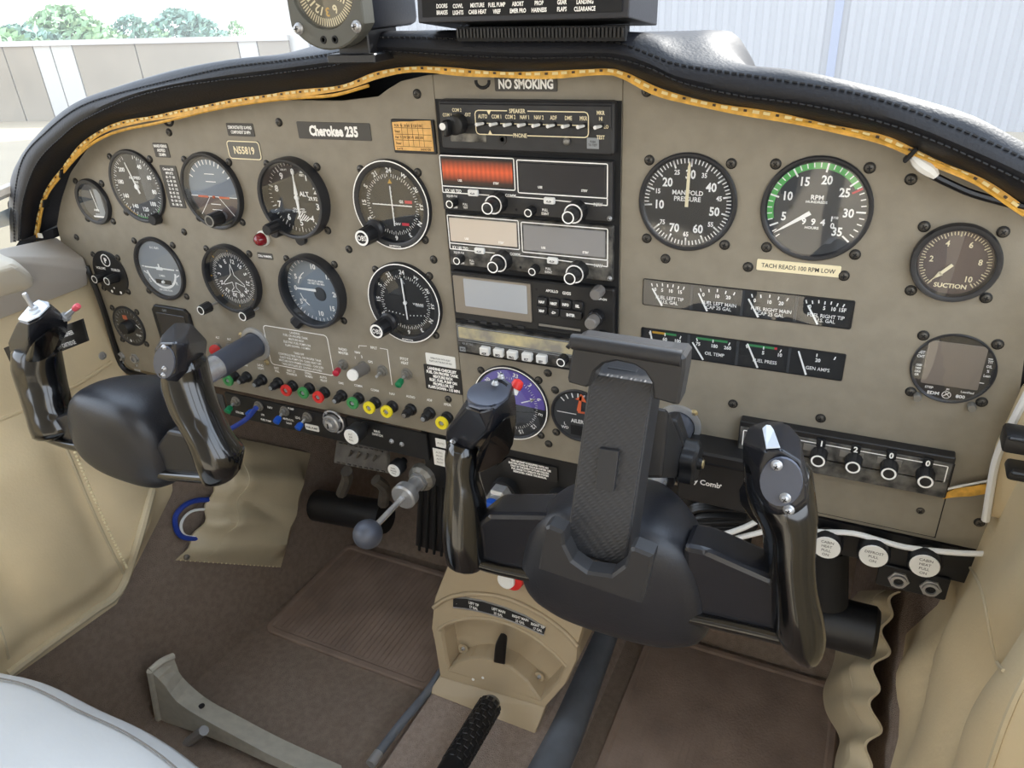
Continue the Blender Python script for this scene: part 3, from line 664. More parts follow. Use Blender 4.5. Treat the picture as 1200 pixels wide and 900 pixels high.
# ADF (purple), aileron trim, map / tach / suction / engine monitor
t = gauge('direction_finder_gauge', 'round gauge with purple upper dial half hidden behind a black grip', 416.5, -169.9, 41.5, 3, 3, corners='abd', white=True)
m = MB(); m.flat([ang(0, 0, 37.5, a) for a in range(-88, 97, 6)], -.8, 1); ticks(m, 0, 360, 72, 27.5, 29.5, .5, YM); ticks(m, 0, 360, 36, 26.5, 29.5, .7, YM)
for i, s in enumerate(['33', '3', '6', 'E', '12', '15', '18', '21', '24', '27', '30', 'N']): m.text(s, *ang(0, 0, 33, i*30+12 if i else 12), 4.4, YM, rot=-math.radians(i*30+12))
m.line((12, 3), (26, 9), 1.2, -1.4); m.flat([(27, 9.8), (21.5, 10.2), (22.8, 5.2)], -1.4); m.build('markings', [m_white, m_purple], t)
x, z = XZ(678, 487); t = gauge('aileron_trim_gauge', 'small round gauge marked AILERON partly behind the phone holder', x, z, 28.5, 2, 2, I2, corners='ac', dial=m_gdial)
m = MB(); ticks(m, -45, 45, 6, 20, 25, 1.2, YM); m.rect(-22, -2, 1, 1.9, YM); m.text('AILERON', 3, -6, 4, YM, .9); m.text('L\nWD', -14, -13, 3, YM); m.rect(-8, 10, -22, -11, YM, 1); m.build('markings', [m_white, m_matte], t)
m = MB(); needle(m, 8, 6, 25, 4, 2, -1.6); m.flat([ang(0, 0, 25, 12), ang(0, 0, 19, 28), ang(0, 0, 19, -8)], -1.9); m.box((6, -1.6, 5), (12, .5, 2), 0); m.build('needle', m_orange, t)
t = gauge('manifold_pressure_gauge', 'round black MANIFOLD PRESSURE gauge with a cream needle, right of the radios', 581.9, 42.9, 38.6, 2.6, 3.4)
m = MB(); ticks(m, -96, 229, 65, 30.5, 34.5, .8, YM); ticks(m, -96, 229, 13, 28, 34.5, 1.3, YM)
for i, v in enumerate(range(10, 76, 5)):
    a = -96+i*25; big = v % 10 == 0; m.text(str(v), *ang(0, 0, 22.3 if big else 25, a), 6.6 if big else 3.6, YM, .85)
m.text('MANIFOLD\nPRESSURE', 0, 5.5, 3.6, YM, .95, .02, lead=1.35); m.build('markings', m_white, t)
m = MB(); needle(m, 1, -3, 28, 2.6, 2.2, -1.9); needle(m, 1, 28, 32, 2.2, .3, -1.9); m.build('needle', m_cream, t)
t = gauge('tachometer', 'round RPM tachometer with a green arc and red line, right of the manifold gauge', 676.5, 43.9, 38.8, 2.6, 3.2, dial=m_gdial)
m = MB(); arc(m, -106, 57, 29.5, 34, -.9, 1, 50)
for i in range(33):
    a = -131+i*(262/32); big = (i-2) % 5 == 0
    m.line(ang(0, 0, 27.5 if big else 30.5, a), ang(0, 0, 34, a), 1.3 if big else .8, YM)
for i, s in enumerate(['5', '10', '15', '20', '25', '30', '35']): m.text(s, *ang(0, 0, 22.5, -106+i*39.7), 6.2, YM, .85)
m.line(ang(0, 0, 26.5, 60), ang(0, 0, 34, 60), 1.4, YM-.1, 2); m.text('RPM', 0, 9, 3.4, YM, 1, .02); m.text('HUNDREDS', 0, 5.6, 1.8, YM, 1.1, .02); m.text('HOURS', -1, -13.6, 1.9, YM, 1.1, .02)
for i, s in enumerate('994'): m.text(s, -7+i*6.6, -9, 4.6, YM, 1)
m.text('1', 11.5, -6, 3.6, YM); m.text('1/10', 14, -5, 1.8, YM); m.text('0', 13, -11, 4, YM); m.flat(circle(1.8, 12, -17, 1), YM+.04, 3); m.flat(circle(1.8, 12, 17, 1), YM+.04, 3); m.build('markings', [m_white, m_greenp, m_redp, m_dial], t)
m = MB(); needle(m, 235, 4, 26, 3.2, 1.6, -1.9); needle(m, 235, 26, 33, 1.4, .3, -1.9); m.build('needle', m_white, t)
t = gauge('suction_gauge', 'round brown SUCTION gauge with thick black bezel near the right panel end', 772.7, 12.9, 28.4, 6, 4.2, I2, dial=m_brown, slope=2)
m = MB(); ticks(m, -140, 140, 50, 19.8, 22.3, .55, YM); ticks(m, -140, 140, 10, 18.8, 22.3, .9, YM)
for s, a in (('2', -84), ('4', -28), ('6', 28), ('8', 84), ('10', 138)): m.text(s, *ang(0, 0, 15.2, a), 4.2, YM, .9, .02)
m.text('SUCTION', 0, -17.2, 3.2, YM, 1.05, .03); m.build('markings', m_cream, t)
m = MB(); needle(m, 222, 2, 12, 2.2, 2.2, -1.9); needle(m, 222, 11, 16, 3.6, 1, -1.9); needle(m, 222, 15, 21, 1, .3, -1.9); m.build('needle', m_cream, t)
t = gauge('engine_monitor', 'round engine monitor with a blank square screen, lowest gauge at the right', 787.1, -68.7, 28.4, 2, 1.2, I2, dial=m_black)
m = MB(); m.prism(rrect(-19, 19, -14.5, 21, 1), -.6, -1.4, .3); m.build('screen', M('blank_lcd', '#7d7268', .3, coat=.4), t)
m = MB(); m.text('EGT\nCHT', -22.5, 9, 2.2, -1, .8, .02); m.text('1500\n1400\n1350\nOR', -22.6, -4, 1.8, -1, .8, .02); m.text('TIT\nOIL\n%\nLean', 22.4, 4, 2.2, -1, .75, .02, lead=1.7); m.line((20.5, 12), (24, 12), .6, -1); m.line((19, -8), (22, -8), .6, -1)
m.text('STEP', -12.5, -17.3, 1.9, -1, 1, .02); m.text('LeanFind', 13, -17.3, 1.7, -1, 1, .02); m.text('EDM', -9, -21.6, 2.6, -1, 1.1, .03); m.text('800', 9.3, -21.6, 2.6, -1, 1.1, .03); m.text('JPI', 0, -17, 1.4, -1)
m.poly_line(circle(2.9, 18, 0, -21.8), .5, -1, True); m.line((-2, -23), (1.5, -20), .7, -1); m.line((-1, -20), (2, -23), .5, -1); m.build('markings', m_white, t)
for q in ((1075, 467), (1139, 479)):
    kx, kz = XZ(*q, -6); m = MB(); m.lathe([(3, 0), (3, 6), (2.6, 6.5)], (kx-787.1, 0, kz+68.7), n=14); m.build('push_button', m_dsteel, t)
# engine gauge clusters (four dials in each slot)
def cluster(name, label, x0, x1, z0, z1, cells):
    t = thing(name, label, 'gauge', ((x0+x1)/2, 0, (z0+z1)/2)); hw, hh = (x1-x0)/2, (z1-z0)/2; cw = 2*hw/4
    m = MB(); P0 = rrect(-hw, hw, -hh, hh, 1); m.rings([[Vector((a, q, b)) for a, b in pp] for q, pp in ((0, rrect(-hw-.8, hw+.8, -hh-.8, hh+.8, 1.5)), (-.8, rrect(-hw-.6, hw+.6, -hh-.6, hh+.6, 1.5)), (-.8, P0), (-.1, P0))], True, smooth=False); m.build('frame', m_black, t)
    m = MB(); m.rect(-hw, hw, -hh, hh, -.15); m.build('backing', m_dial, t)
    for i in range(1, 4):
        m = MB(); m.bx(-hw+i*cw-1.2, -hw+i*cw+1.2, -.7, -.15, -hh, hh, .2); m.build('divider', m_gdial, t)
    for i, c in enumerate(cells):
        m = MB(); cx = -hw+(i+.5)*cw
        for k in range(c['n']):
            u = -1+2*k/(c['n']-1); px = cx+u*13; pz = hh-3.4-abs(u)**2*1.2+(.6 if k % 2 == 0 else 0); m.line((px, pz-1.5), (px+u*.9, pz+1.2), .9, -.3)
        for s, u in c['t']: m.text(s, cx+u*13, hh-7.8, 3, -.3, .9)
        if 'bar' in c:
            for u0, u1, mi in c['bar']: m.rect(cx+u0*14, cx+u1*14, hh-3.6, hh-1.6, -.28, mi)
        m.text(c['l'], cx+2, -hh*.32-1.6+(0 if '\n' in c['l'] else 1), 3, -.3, .9, .01, lead=1.25)
        m.build('scale', [m_white, m_dgp, m_amber, m_redp], t)
        m = MB(); a, b = c['nd']; p0 = Vector((cx+a, -hh+.5)); p1 = Vector((cx+b, hh-c.get('nt', 7))); tt = (p1-p0).normalized(); nn = Vector((-tt.y, tt.x))*.75
        m.prism([tuple(p0-nn), tuple(p1-nn*.8), tuple(p1+nn*.8), tuple(p0+nn)], -.35, -.8); m.build('needle', m_white, t)
    m = MB(); m.rect(-hw, hw, -hh, hh, -.85); m.build('glass', m_glass, t)
    return t
gal = [('0', -.85), ('10', 0), ('20', .7)]
cluster('fuel_gauge_cluster', 'long black slot of four fuel quantity gauges, upper one', 549.2, 713, -46.5, -24.2, [
    dict(n=7, t=[('0', -.8), ('5', -.35), ('10', .2), ('15', .8)], l='FUEL LEFT TIP\nU.S. GAL', nd=(-4, -13)), dict(n=5, t=gal, l='FUEL LEFT MAIN\nCAP 25 GAL', nd=(-7, -15)),
    dict(n=5, t=gal, l='FUEL RIGHT MAIN\nCAP 25 GAL', nd=(-7, -16)), dict(n=7, t=[('0', -.8), ('5', 0), ('10', .5), ('15F', 1)], l='FUEL RIGHT TIP\nU.S. GAL', nd=(-3, -12))])
cluster('engine_gauge_cluster', 'long black slot of four engine gauges with coloured bars, lower one', 548.8, 713, -91.5, -69, [
    dict(n=3, t=[('60', 0), ('100', .85)], l='OIL PRESS', bar=[(-.8, 0, 2), (0, .7, 1)], nd=(-9, -13), nt=1.5), dict(n=3, t=[('75', -.95), ('180', .1), ('260', .95)], l='OIL TEMP', bar=[(-1, .85, 1)], nd=(-7, -17)),
    dict(n=3, t=[('5', 0), ('10', 1)], l='FUEL PRESS', bar=[(-.9, .6, 1), (.6, .75, 3)], nd=(-3, -13), nt=1.5), dict(n=3, t=[('20', .1)], l='GEN AMPS', nd=(-6, -14), nt=2)])
# ------------------------------------------------------------------ glareshield pad, deck and lamp tape
def rail(px, y, n=150): return resample(spline([P(a, b, y(i/(len(px)-1)) if callable(y) else y) for i, (a, b) in enumerate(px)], 6), n)
RA = [(66, 264), (71, 236), (82, 203), (103, 173), (137, 149), (196, 138), (268, 122), (333, 112), (400, 104), (443, 92), (470, 85), (500, 82), (560, 82), (640, 82), (712, 80), (737, 86), (767, 101), (800, 111), (850, 124), (913, 134), (973, 146), (1033, 159), (1070, 173), (1100, 187), (1150, 207), (1200, 241), (1225, 262)]
RB = [(40, 277), (46, 235), (64, 198), (92, 166), (130, 144), (193, 131), (267, 116), (333, 106), (400, 99), (443, 84), (490, 77), (560, 81), (633, 83), (710, 79), (733, 84), (767, 101), (800, 111), (850, 123), (913, 133), (973, 146), (1033, 159), (1070, 173), (1100, 187), (1150, 208), (1200, 242), (1225, 262)]
RC = [(24, 281), (28, 235), (45, 190), (77, 157), (100, 140), (150, 117), (200, 103), (267, 93), (333, 85), (400, 75), (437, 61), (475, 61), (540, 65), (620, 68), (700, 67), (733, 71), (767, 82), (800, 97), (867, 112), (920, 119), (967, 127), (1033, 143), (1100, 167), (1167, 197), (1200, 213), (1225, 226)]
RS = [(17, 283), (17, 235), (27, 187), (55, 155), (90, 128), (133, 112), (200, 95), (267, 80), (333, 72), (400, 62), (437, 47), (470, 45), (530, 47), (600, 50), (700, 50), (733, 54), (767, 67), (800, 78), (900, 93), (950, 101), (1000, 110), (1050, 124), (1100, 143), (1160, 168), (1200, 187), (1225, 199)]
RD = [(12, 284), (11, 220), (22, 187), (50, 151), (87, 121), (133, 103), (200, 83), (267, 70), (333, 63), (400, 53), (437, 38), (470, 36), (533, 35), (600, 35), (700, 35), (733, 37), (767, 43), (800, 60), (867, 75), (933, 82), (1000, 96), (1067, 113), (1133, 133), (1165, 148), (1200, 167), (1225, 181)]
yb = lambda t: -1
rails = [rail(RA, -1), rail(RB, -16), rail(RC, -40), rail(RS, -38), rail(RD, -24)]
def shift(r, dy, dz): return [p+Vector((0, dy, dz)) for p in r]
def hump(x): return max(0, min(1, (640-x)/60))*max(0, min(1, (x-190)/60))
def sm(t): return t*t*(3-2*t)
def deck(p, k):                 # the deck runs forward to the windscreen base; its middle over the radios is raised
    u = max(-1, min(1, (p.x-311)/560)); b = wbase(u*.97); q = p.lerp(b, k); h = sm(hump(q.x))
    lo = p.z+(b.z-14-p.z)*min(1, k*1.6); hi = 163-58*k**3
    return Vector((q.x, max(q.y, p.y+8), lo+(max(hi, lo)-lo)*h if k < .99 else b.z-8))
rE = [deck(p, .12) for p in rails[4]]; rM = [deck(p, .35) for p in rails[4]]; rM2 = [deck(p, .65) for p in rails[4]]; rF = [deck(p, 1) for p in rails[4]]
gs = thing('glareshield', 'black stitched leather glareshield pad arching over the instrument panel', 'glareshield')
mb = MB(); allr = rails+[rE, rM, rM2, rF]
cols_ = [spline([r[i] for r in allr], 3) for i in range(150)]
mb.rings(cols_, False); mb.rings([[rails[0][i] for i in range(150)], [p+Vector((0, 30, 4)) for p in rails[0]], [p+Vector((0, 22, -22)) for p in rails[4]]], False)
for i in (0, 149):
    c = [r[i] for r in allr[:6]]; mb.add(c+[c[0]+Vector((0, 30, 0))], [list(range(7))])
mb.build('pad', m_leather, gs)
# stitching: short threads in three rows
m_thr = M('dark_thread', '#0b0b0e', .7)
def stitches(name, r, off, n, ln=3.4, lab=None):
    q = resample(r, n); m = MB()
    for i in range(n-1):
        d = (q[i+1]-q[i]).normalized(); c = q[i]+Vector(off)
        up = Vector((0, -1, .5)).cross(d).normalized(); m.box(c, (ln, 1.0, 1.0), 0, Matrix((d, d.cross(up).normalized(), up)).transposed())
    o = m.build(name, m_thr, gs, kind='stuff'); return o
mid = lambda a, b, k: [p.lerp(q, k) for p, q in zip(a, b)]
stitches('stitching', rails[2], (0, -1.2, 0), 230); stitches('stitching', mid(rails[2], rails[3], .65), (0, -1.0, .4), 230); stitches('stitching', rails[3], (0, -.2, .9), 230)
for k, mt in ((.35, m_thr),):
    mb = MB(); mb.tube(mid(rails[2], rails[3], .42), 1.1, 6, sub=1); mb.build('seam_welt', m_leather, gs)
# the lamp tape hanging under the pad
TP = [(42, 277), (52, 232), (75, 198), (98, 170), (134, 148), (193, 136), (230, 128), (267, 121), (333, 111), (400, 103), (443, 88), (490, 81), (560, 86), (633, 88), (710, 84), (733, 89), (767, 106), (800, 116), (850, 127), (913, 137), (973, 150), (1033, 163), (1070, 179), (1100, 193), (1150, 214), (1200, 248)]
lt = thing('lamp_tape', 'yellow LED lamp tape with loose wires running along the lower pad edge', 'lamp strip')
tp = rail(TP, -19, 170)
mb = MB(); rows = []
for i, p in enumerate(tp):
    d = (tp[min(i+1, 169)]-tp[max(i-1, 0)]).normalized(); nn = Vector((-d.z, 0, d.x)); wv = 2.5+.35*math.sin(i*.5)
    rows.append([p+nn*wv+Vector((0, -.6, 0)), p+nn*wv+Vector((0, .6, 0)), p-nn*wv+Vector((0, 1, 0)), p-nn*wv+Vector((0, -1.6, 0))])
mb.rings(rows, True, True, True, smooth=False); mb.build('tape', m_ribbon, lt)
m1 = MB(); m2 = MB(); q = resample(tp, 150)
for i in range(1, 149):
    d = (q[i+1]-q[i]).normalized(); R_ = Matrix((d, Vector((0, 1, 0)), d.cross(Vector((0, 1, 0))))).transposed()
    (m1 if i % 3 else m2).box(q[i]+Vector((0, -1.6, 1)), (4.6 if i % 3 else 2.2, .6, 2.0 if i % 3 else 1.6), 0, R_)
m1.build('lamp_chip', m_chip, lt, kind='stuff'); m2.build('resistor', m_solder, lt, kind='stuff')
mb = MB(); mb.tube([p+Vector((0, -1, -4.2+1.6*math.sin(i*.7))) for i, p in enumerate(tp[:95:6])], 1.5, 6); mb.build('wire', m_orange if 0 else m_ribbon, lt)
mb = MB(); mb.tube([P(a, b, -20) for a, b in [(925, 141), (960, 147), (1010, 158), (1050, 172), (1090, 188), (1130, 205), (1165, 228), (1200, 252)]], 1.4, 6); mb.build('wire', m_ribbon, lt)
mb = MB(); mb.tube([P(a, b, -18) for a, b in [(1092, 205), (1110, 214), (1140, 227), (1180, 238), (1205, 243)]], 2.6, 8); mb.build('black_wire', m_cable, lt)
mb = MB(); mb.tube([P(a, b, -19) for a, b in [(1069, 184), (1078, 192), (1090, 200), (1097, 207)]], lambda t: 2.4+2.2*math.sin(t*PI), 8); mb.build('white_sleeve', m_wplast, lt)
for a in (12, 28, 133):
    pass
for px, py in ((1067, 181), (74, 203), (54, 238)):
    mb = MB(); c = P(px, py, -20); mb.box(c, (2.6, 9, 11), .6, Matrix.Rotation(.6, 3, 'Y')); mb.build('cable_tie', m_matte, lt)
for px, py in ((198, 141), (566, 95)):
    mb = MB(); c = P(px, py, -12); mb.tube([c+Vector((6*math.cos(a), -1, 5*math.sin(a))) for a in [PI*.95+PI*1.1*i/8 for i in range(9)]], 1.4, 6, sub=1); mb.build('wire_clip', m_matte, lt)
mb = MB(); mb.box(P(47, 276, -20), (8, 2, 6), .5); mb.build('tape_end', m_wplast, lt)

# ------------------------------------------------------------------ things on top of the glareshield
c0 = P(376, -14, -70); t = thing('vertical_card_compass', 'grey round compass instrument standing on the glareshield, left of the placard box', 'compass', c0)
m = MB(); ol = [(39*math.cos(a)*(1 if True else 1), 39*math.sin(a)) for a in [2*PI*(i+.5)/40 for i in range(40)]]
ol = [(max(-34, min(34, a)), b) for a, b in ol]
inn = circle(27.5, 40)
ol = [(max(-35, min(35, 43*math.cos(2*PI*i/40))), max(-43, min(40, 43*math.sin(2*PI*i/40)))) for i in range(40)]
m.rings([[Vector((a, 14, b)) for a, b in ol], [Vector((a, 1, b)) for a, b in ol], [Vector((a*.97, 0, b*.97)) for a, b in ol], [Vector((a*1.05, 0, b*1.05)) for a, b in inn], [Vector((a, 5, b)) for a, b in inn]], True, True, False, smooth=False)
m.build('face_ring', M('grey_instrument_face', '#55554f', .5, 0, (700, .1)), t)
m = MB(); m.lathe([(27.6, -4.4), (.01, -4.4)], n=40, cap=False, smooth=False); m.build('dial', M('olive_dial', '#6a6352', .7), t)
m = MB(); ticks(m, 0, 360, 72, 21, 26.5, .8, 4); 
for i, s in enumerate(['S', '21', '24', 'W', '30', '33', 'N', '9', '12']): pass
for s, a, mi in (('3', 180, 1), ('6', 153, 0), ('12', 207, 0), ('E', 120, 0), ('15', 240, 0), ('N', 90, 0), ('S', 270, 0)): m.text(s, *ang(0, 0, 16.5, a), 6, 4, rot=-math.radians(a+0), mi=mi)
m.build('markings', [m_cream, m_amber], t)
m = MB(); m.lathe([(27.3, .6), (.01, .8)], (0, 2, 0), n=36, cap=False); m.build('glass', m_glass, t)
for a, b in ((-27, -27), (28, -27)): put(steel_me, t, a, b, 0).scale = (2, 1.6, 2)
for a in (-5, 6): m = MB(); m.lathe([(3, 0), (2.8, .6), (1.6, .6), (1.4, -.5), (.1, -.5)], (a, 0, -35.5), n=12); m.build('set_screw', m_matte, t)
a = P(440, 0, -20)-c0
m = MB(); m.bx(-26, 31, 14, 86, -31, 34, 6, seg=2); m.build('case', M('blue_black_case', '#20232c', .4, 0, (500, .15)), t)
m = MB(); m.bx(-6, 24, 18, 60, -48, -29, 1); m.bx(-14, 32, 12, 66, -54, -47, 1); m.build('mount_foot', m_black, t)
# placard box
z0 = 178
FL_, FR_ = P(490, 27, -48), P(737, 21, -52); BR_ = P(770, 30, 2); BL_ = BR_+(FL_-FR_)
t = thing('checklist_box', 'black placard box with white checklist words and toggles on top of the glareshield', 'annunciator', (0, 0, 0))
up = Vector((0, 6, 62)); m = MB(); b8 = [FL_, FR_, BR_, BL_]; b8 = b8+[p+up for p in b8]
m.hull(b8, .9); m.build('case', M('grey_black_case', '#2a2b31', .45, 0, (500, .15)), t)
def fpt(u, v): return FL_.lerp(FR_, u)+up*v
m = MB(); nrm = (FR_-FL_).cross(up).normalized()*1.2; nrm = nrm if nrm.y < 0 else -nrm
f4 = [fpt(.03, .06)+nrm, fpt(.97, .06)+nrm, fpt(.97, .95)+nrm, fpt(.03, .95)+nrm]; g4 = [p-nrm*.9 for p in f4]
m.rings([g4, f4], True, False, True, smooth=False); m.build('face_plate', m_matte, t)
for (s, px, py) in (('DOORS\nBRAKES', 518, 11), ('COWL\nLIGHTS', 537, 11), ('MIXTURE\nCARB HEAT', 560, 10), ('FUEL PUMP\nVREF', 583, 9.5), ('ABORT\nEMER PRO', 608, 8.5), ('PROP\nHARNESS', 633, 7.5), ('GEAR\nFLAPS', 660, 6.5), ('LANDING\nCLEARANCE', 687, 6)):
    m = MB(); c = P(px, py, -49); m.text(s, 0, 0, 2.7, 0, .72, .03, lead=1.6); o = m.build('word', m_white, t)
    u = (c.x-FL_.x)/(FR_.x-FL_.x); v = (c.z-FL_.lerp(FR_, u).z)/up.z; pos = fpt(u, v)+nrm*1.15
    ex = (FR_-FL_).normalized(); ez = up.normalized(); ey = -nrm.normalized(); mm = Matrix((ex, ey, ez)).transposed().to_4x4(); mm.translation = pos*.001; o.matrix_local = mm
for px in (513, 536, 559, 582, 607, 632, 659, 686):
    c = P(px, 10, -49); u = (c.x-FL_.x)/(FR_.x-FL_.x); p = fpt(u, .40); m = MB(); m.cyl(p, p+nrm*3, 3.5, n=10); m.cyl(p+nrm*3, p+nrm*9+Vector((0, 0, -3)), 1.3, 1.6, n=8); m.build('toggle', m_steel, t)
m = MB(); L_ = [(p.x, p.y, p.z-3) for p in (P(535, 33, -44), P(733, 31, -46), P(738, 30, -12), P(560, 30, -6))]
m.hull([Vector(p)+Vector((0, 0, k)) for p in L_ for k in (-6, 3.5)], 0)
m.build('hook_tape_base', m_matte, t)
m = MB()
for i in range(46):
    p = Vector(L_[0]).lerp(Vector(L_[1]), (i+.5)/46); m.box(p+Vector((0, -1, -.5)), (1.6, 1.6, 6), 0)
m.build('hook_rib', m_black, t, kind='stuff')

# ------------------------------------------------------------------ radio stack
YD = -6.0
def rq(t_loc):
    def q(px, py, y=YD): x, z = XZ(px, py, y); return x-t_loc[0], z-t_loc[1]
    return q
def radio(name, label, tl, br, face=None, depth=6, b=.8, r=1.5, cat='radio'):
    x0, z1 = XZ(*tl, -depth); x1, z0 = XZ(*br, -depth); cx, cz = (x0+x1)/2, (z0+z1)/2
    t = thing(name, label, cat, (cx, 0, cz)); m = MB(); m.prism(rrect(x0-cx, x1-cx, z0-cz, z1-cz, r, 3), 0, -depth, b); m.build('faceplate', face or m_radio, t)
    return t, (cx, cz), (x1-x0)/2, (z1-z0)/2
def frame_line(m, x0, x1, z0, z1, y, wd=.8, r=1, mi=0): m.poly_line(rrect(x0, x1, z0, z1, r, 2), wd, y, True, mi)
m = MB(); m.bx(361.5, 527.4, -.6, -.05, -122, 118); m.build('radio_tray', m_matte, pt)
# audio selector
t, c, hw, hh = radio('audio_selector_panel', 'black audio selector panel with a row of toggles marked SPEAKER and PHONE, top of stack', (512.5, 117), (719, 183), m_radio, 9, 1.6, 3)
m = MB(); m.bx(-hw+2, hw-2, -11, -9, -hh+21, hh-2.5, .8); m.build('upper_face', m_radio, t)
Y1 = -11.15; m = MB(); zt = hh-17.5; x0 = -hw+36; x1 = hw-20
frame_line(m, x0, x1, zt-9, zt+10, Y1, .8, 3); m.rect(-12, 6, zt+9, zt+11, Y1-.02, 1); m.rect(-8, 5, zt-10, zt-8, Y1-.02, 1)
m.text('SPEAKER', -3, zt+10, 3.2, Y1-.05, .8, .02); m.text('PHONE', -1.5, zt-9, 3.2, Y1-.05, .8, .02); m.line((x0+2, zt), (x1-2, zt), .7, Y1)
nm = ['AUTO', 'COM 1', 'COM 2', 'NAV 1', 'NAV 2', 'ADF', 'DME', 'MKR']
for i, s in enumerate(nm): m.text(s, x0+7+i*12.6, zt+5.4, 3.1, Y1-.03, .68, .02)
m.text('MKR\nHI', hw-10, zt+7.5, 2.9, Y1, .75, .02); m.text('LO', hw-5.5, zt-.5, 2.7, Y1, .75, .02); m.text('TEST', hw-10, zt-8.5, 2.9, Y1, .75, .02)
m.text('COM 1-', -hw+10, zt+6, 2.7, Y1, .75, .02); m.text('COM 2', -hw+19, zt+10, 2.7, Y1, .75, .02); m.text('-EXT', -hw+29, zt+6.5, 2.7, Y1, .75, .02)
m.flat([(x0+11, zt+10), (x0+15, zt+10), (x0+13, zt+6.5)], Y1-.06); m.flat([(x0+11, zt-9), (x0+13, zt-5.5), (x0+15, zt-9)], Y1-.06)
m.build('markings', [m_cream, m_radio], t)
for i in range(9):
    x = x0+8+i*12.6 if i < 8 else hw-9
    m = MB(); m.lathe([(2.2, 0), (2, 1.5), (1.2, 2)], (x, -11, zt), n=10); m.cyl((x, -12, zt), (x-2.2, -21, zt+.4), 1.1, 1.5, n=8, mi=1); m.build('toggle', [m_matte, m_wplast], t)
m = MB(); m.lathe([(8.5, 0), (8, 9), (6.5, 10)], (-hw+20, -11, zt-1), n=18); m.box((-hw+15.5, -22, zt-2.5), (5, 12, 13), 1.2); m.build('rotary_knob', m_black, t)
m = MB(); m.lathe([(3, 0), (.01, .05)], (-hw+14, -28.3, zt-.5), n=12); m.build('knob_mark', m_wplast, t)
m = MB(); m.prism(rrect(-hw+10, -hw+44, -hh+7, -hh+14, 1), -9, -9.7, .2); m.build('worn_label', M('worn_silver_label', '#8d8980', .5, .2, None, (90, .4), col2='#2a2826'), t)
m = MB(); m.lathe([(4.2, 0), (3.9, .8), (2, .8), (1.8, 0), (.1, 0)], (-hw+59, -9, -hh+10), n=16); m.build('lock_screw', m_black, t)
m = MB(); m.ball((hw-39, -9.5, -hh+10), 3.2, 12); m.build('jack_plug', m_dsteel, t)
m = MB(); m.bx(hw-22, hw-12, -9.5, -9, -hh+5, -hh+13.5, .2); m.build('maker_plate', m_amber if 0 else m_ldial, t)
m = MB(); m.text('PUSH\nTO TEST', hw-17, -hh+9.3, 1.7, -9.6, .8, .02); m.build('lettering', m_dprint, t)
# two identical nav-comm radios
m_lamp = bpy.data.materials.new('glowing_orange_digits'); m_lamp.use_nodes = True
def glow(m):
    n = m.node_tree; b = n.nodes['Principled BSDF']; L = n.links.new; b.inputs['Base Color'].default_value = lin('#3a2c28'); b.inputs['Roughness'].default_value = .3
    tc = n.nodes.new('ShaderNodeTexCoord'); gr = n.nodes.new('ShaderNodeTexWave'); gr.inputs['Scale'].default_value = 70; gr.bands_direction = 'X'; gr.inputs['Distortion'].default_value = 1; L(tc.outputs['Object'], gr.inputs['Vector'])
    sp = n.nodes.new('ShaderNodeSeparateXYZ'); L(tc.outputs['Object'], sp.inputs[0])
    mr = n.nodes.new('ShaderNodeMath'); mr.operation = 'MULTIPLY_ADD'; mr.inputs[1].default_value = 105; mr.inputs[2].default_value = -.1; L(sp.outputs['Z'], mr.inputs[0])
    ab = n.nodes.new('ShaderNodeMath'); ab.operation = 'ABSOLUTE'; L(mr.outputs[0], ab.inputs[0])
    iv = n.nodes.new('ShaderNodeMath'); iv.operation = 'SUBTRACT'; iv.use_clamp = True; iv.inputs[0].default_value = 1; L(ab.outputs[0], iv.inputs[1])
    g2 = n.nodes.new('ShaderNodeMapRange'); g2.inputs[3].default_value = .28; g2.inputs[4].default_value = .42; L(gr.outputs['Fac'], g2.inputs[0])
    ml = n.nodes.new('ShaderNodeMath'); ml.operation = 'MULTIPLY'; L(iv.outputs[0], ml.inputs[0]); L(g2.outputs[0], ml.inputs[1])
    b.inputs['Emission Color'].default_value = lin('#f4622f'); L(ml.outputs[0], b.inputs['Emission Strength'])
glow(m_lamp)
m_win = M('dark_display_window', '#24242a', .12, coat=.5); m_win2 = M('pale_painted_reflection', '#cfc2b4', .25, coat=.5); m_win3 = M('grey_painted_reflection', '#7d7d80', .2, coat=.5)  # pale and grey base colours paint reflections into the blank displays
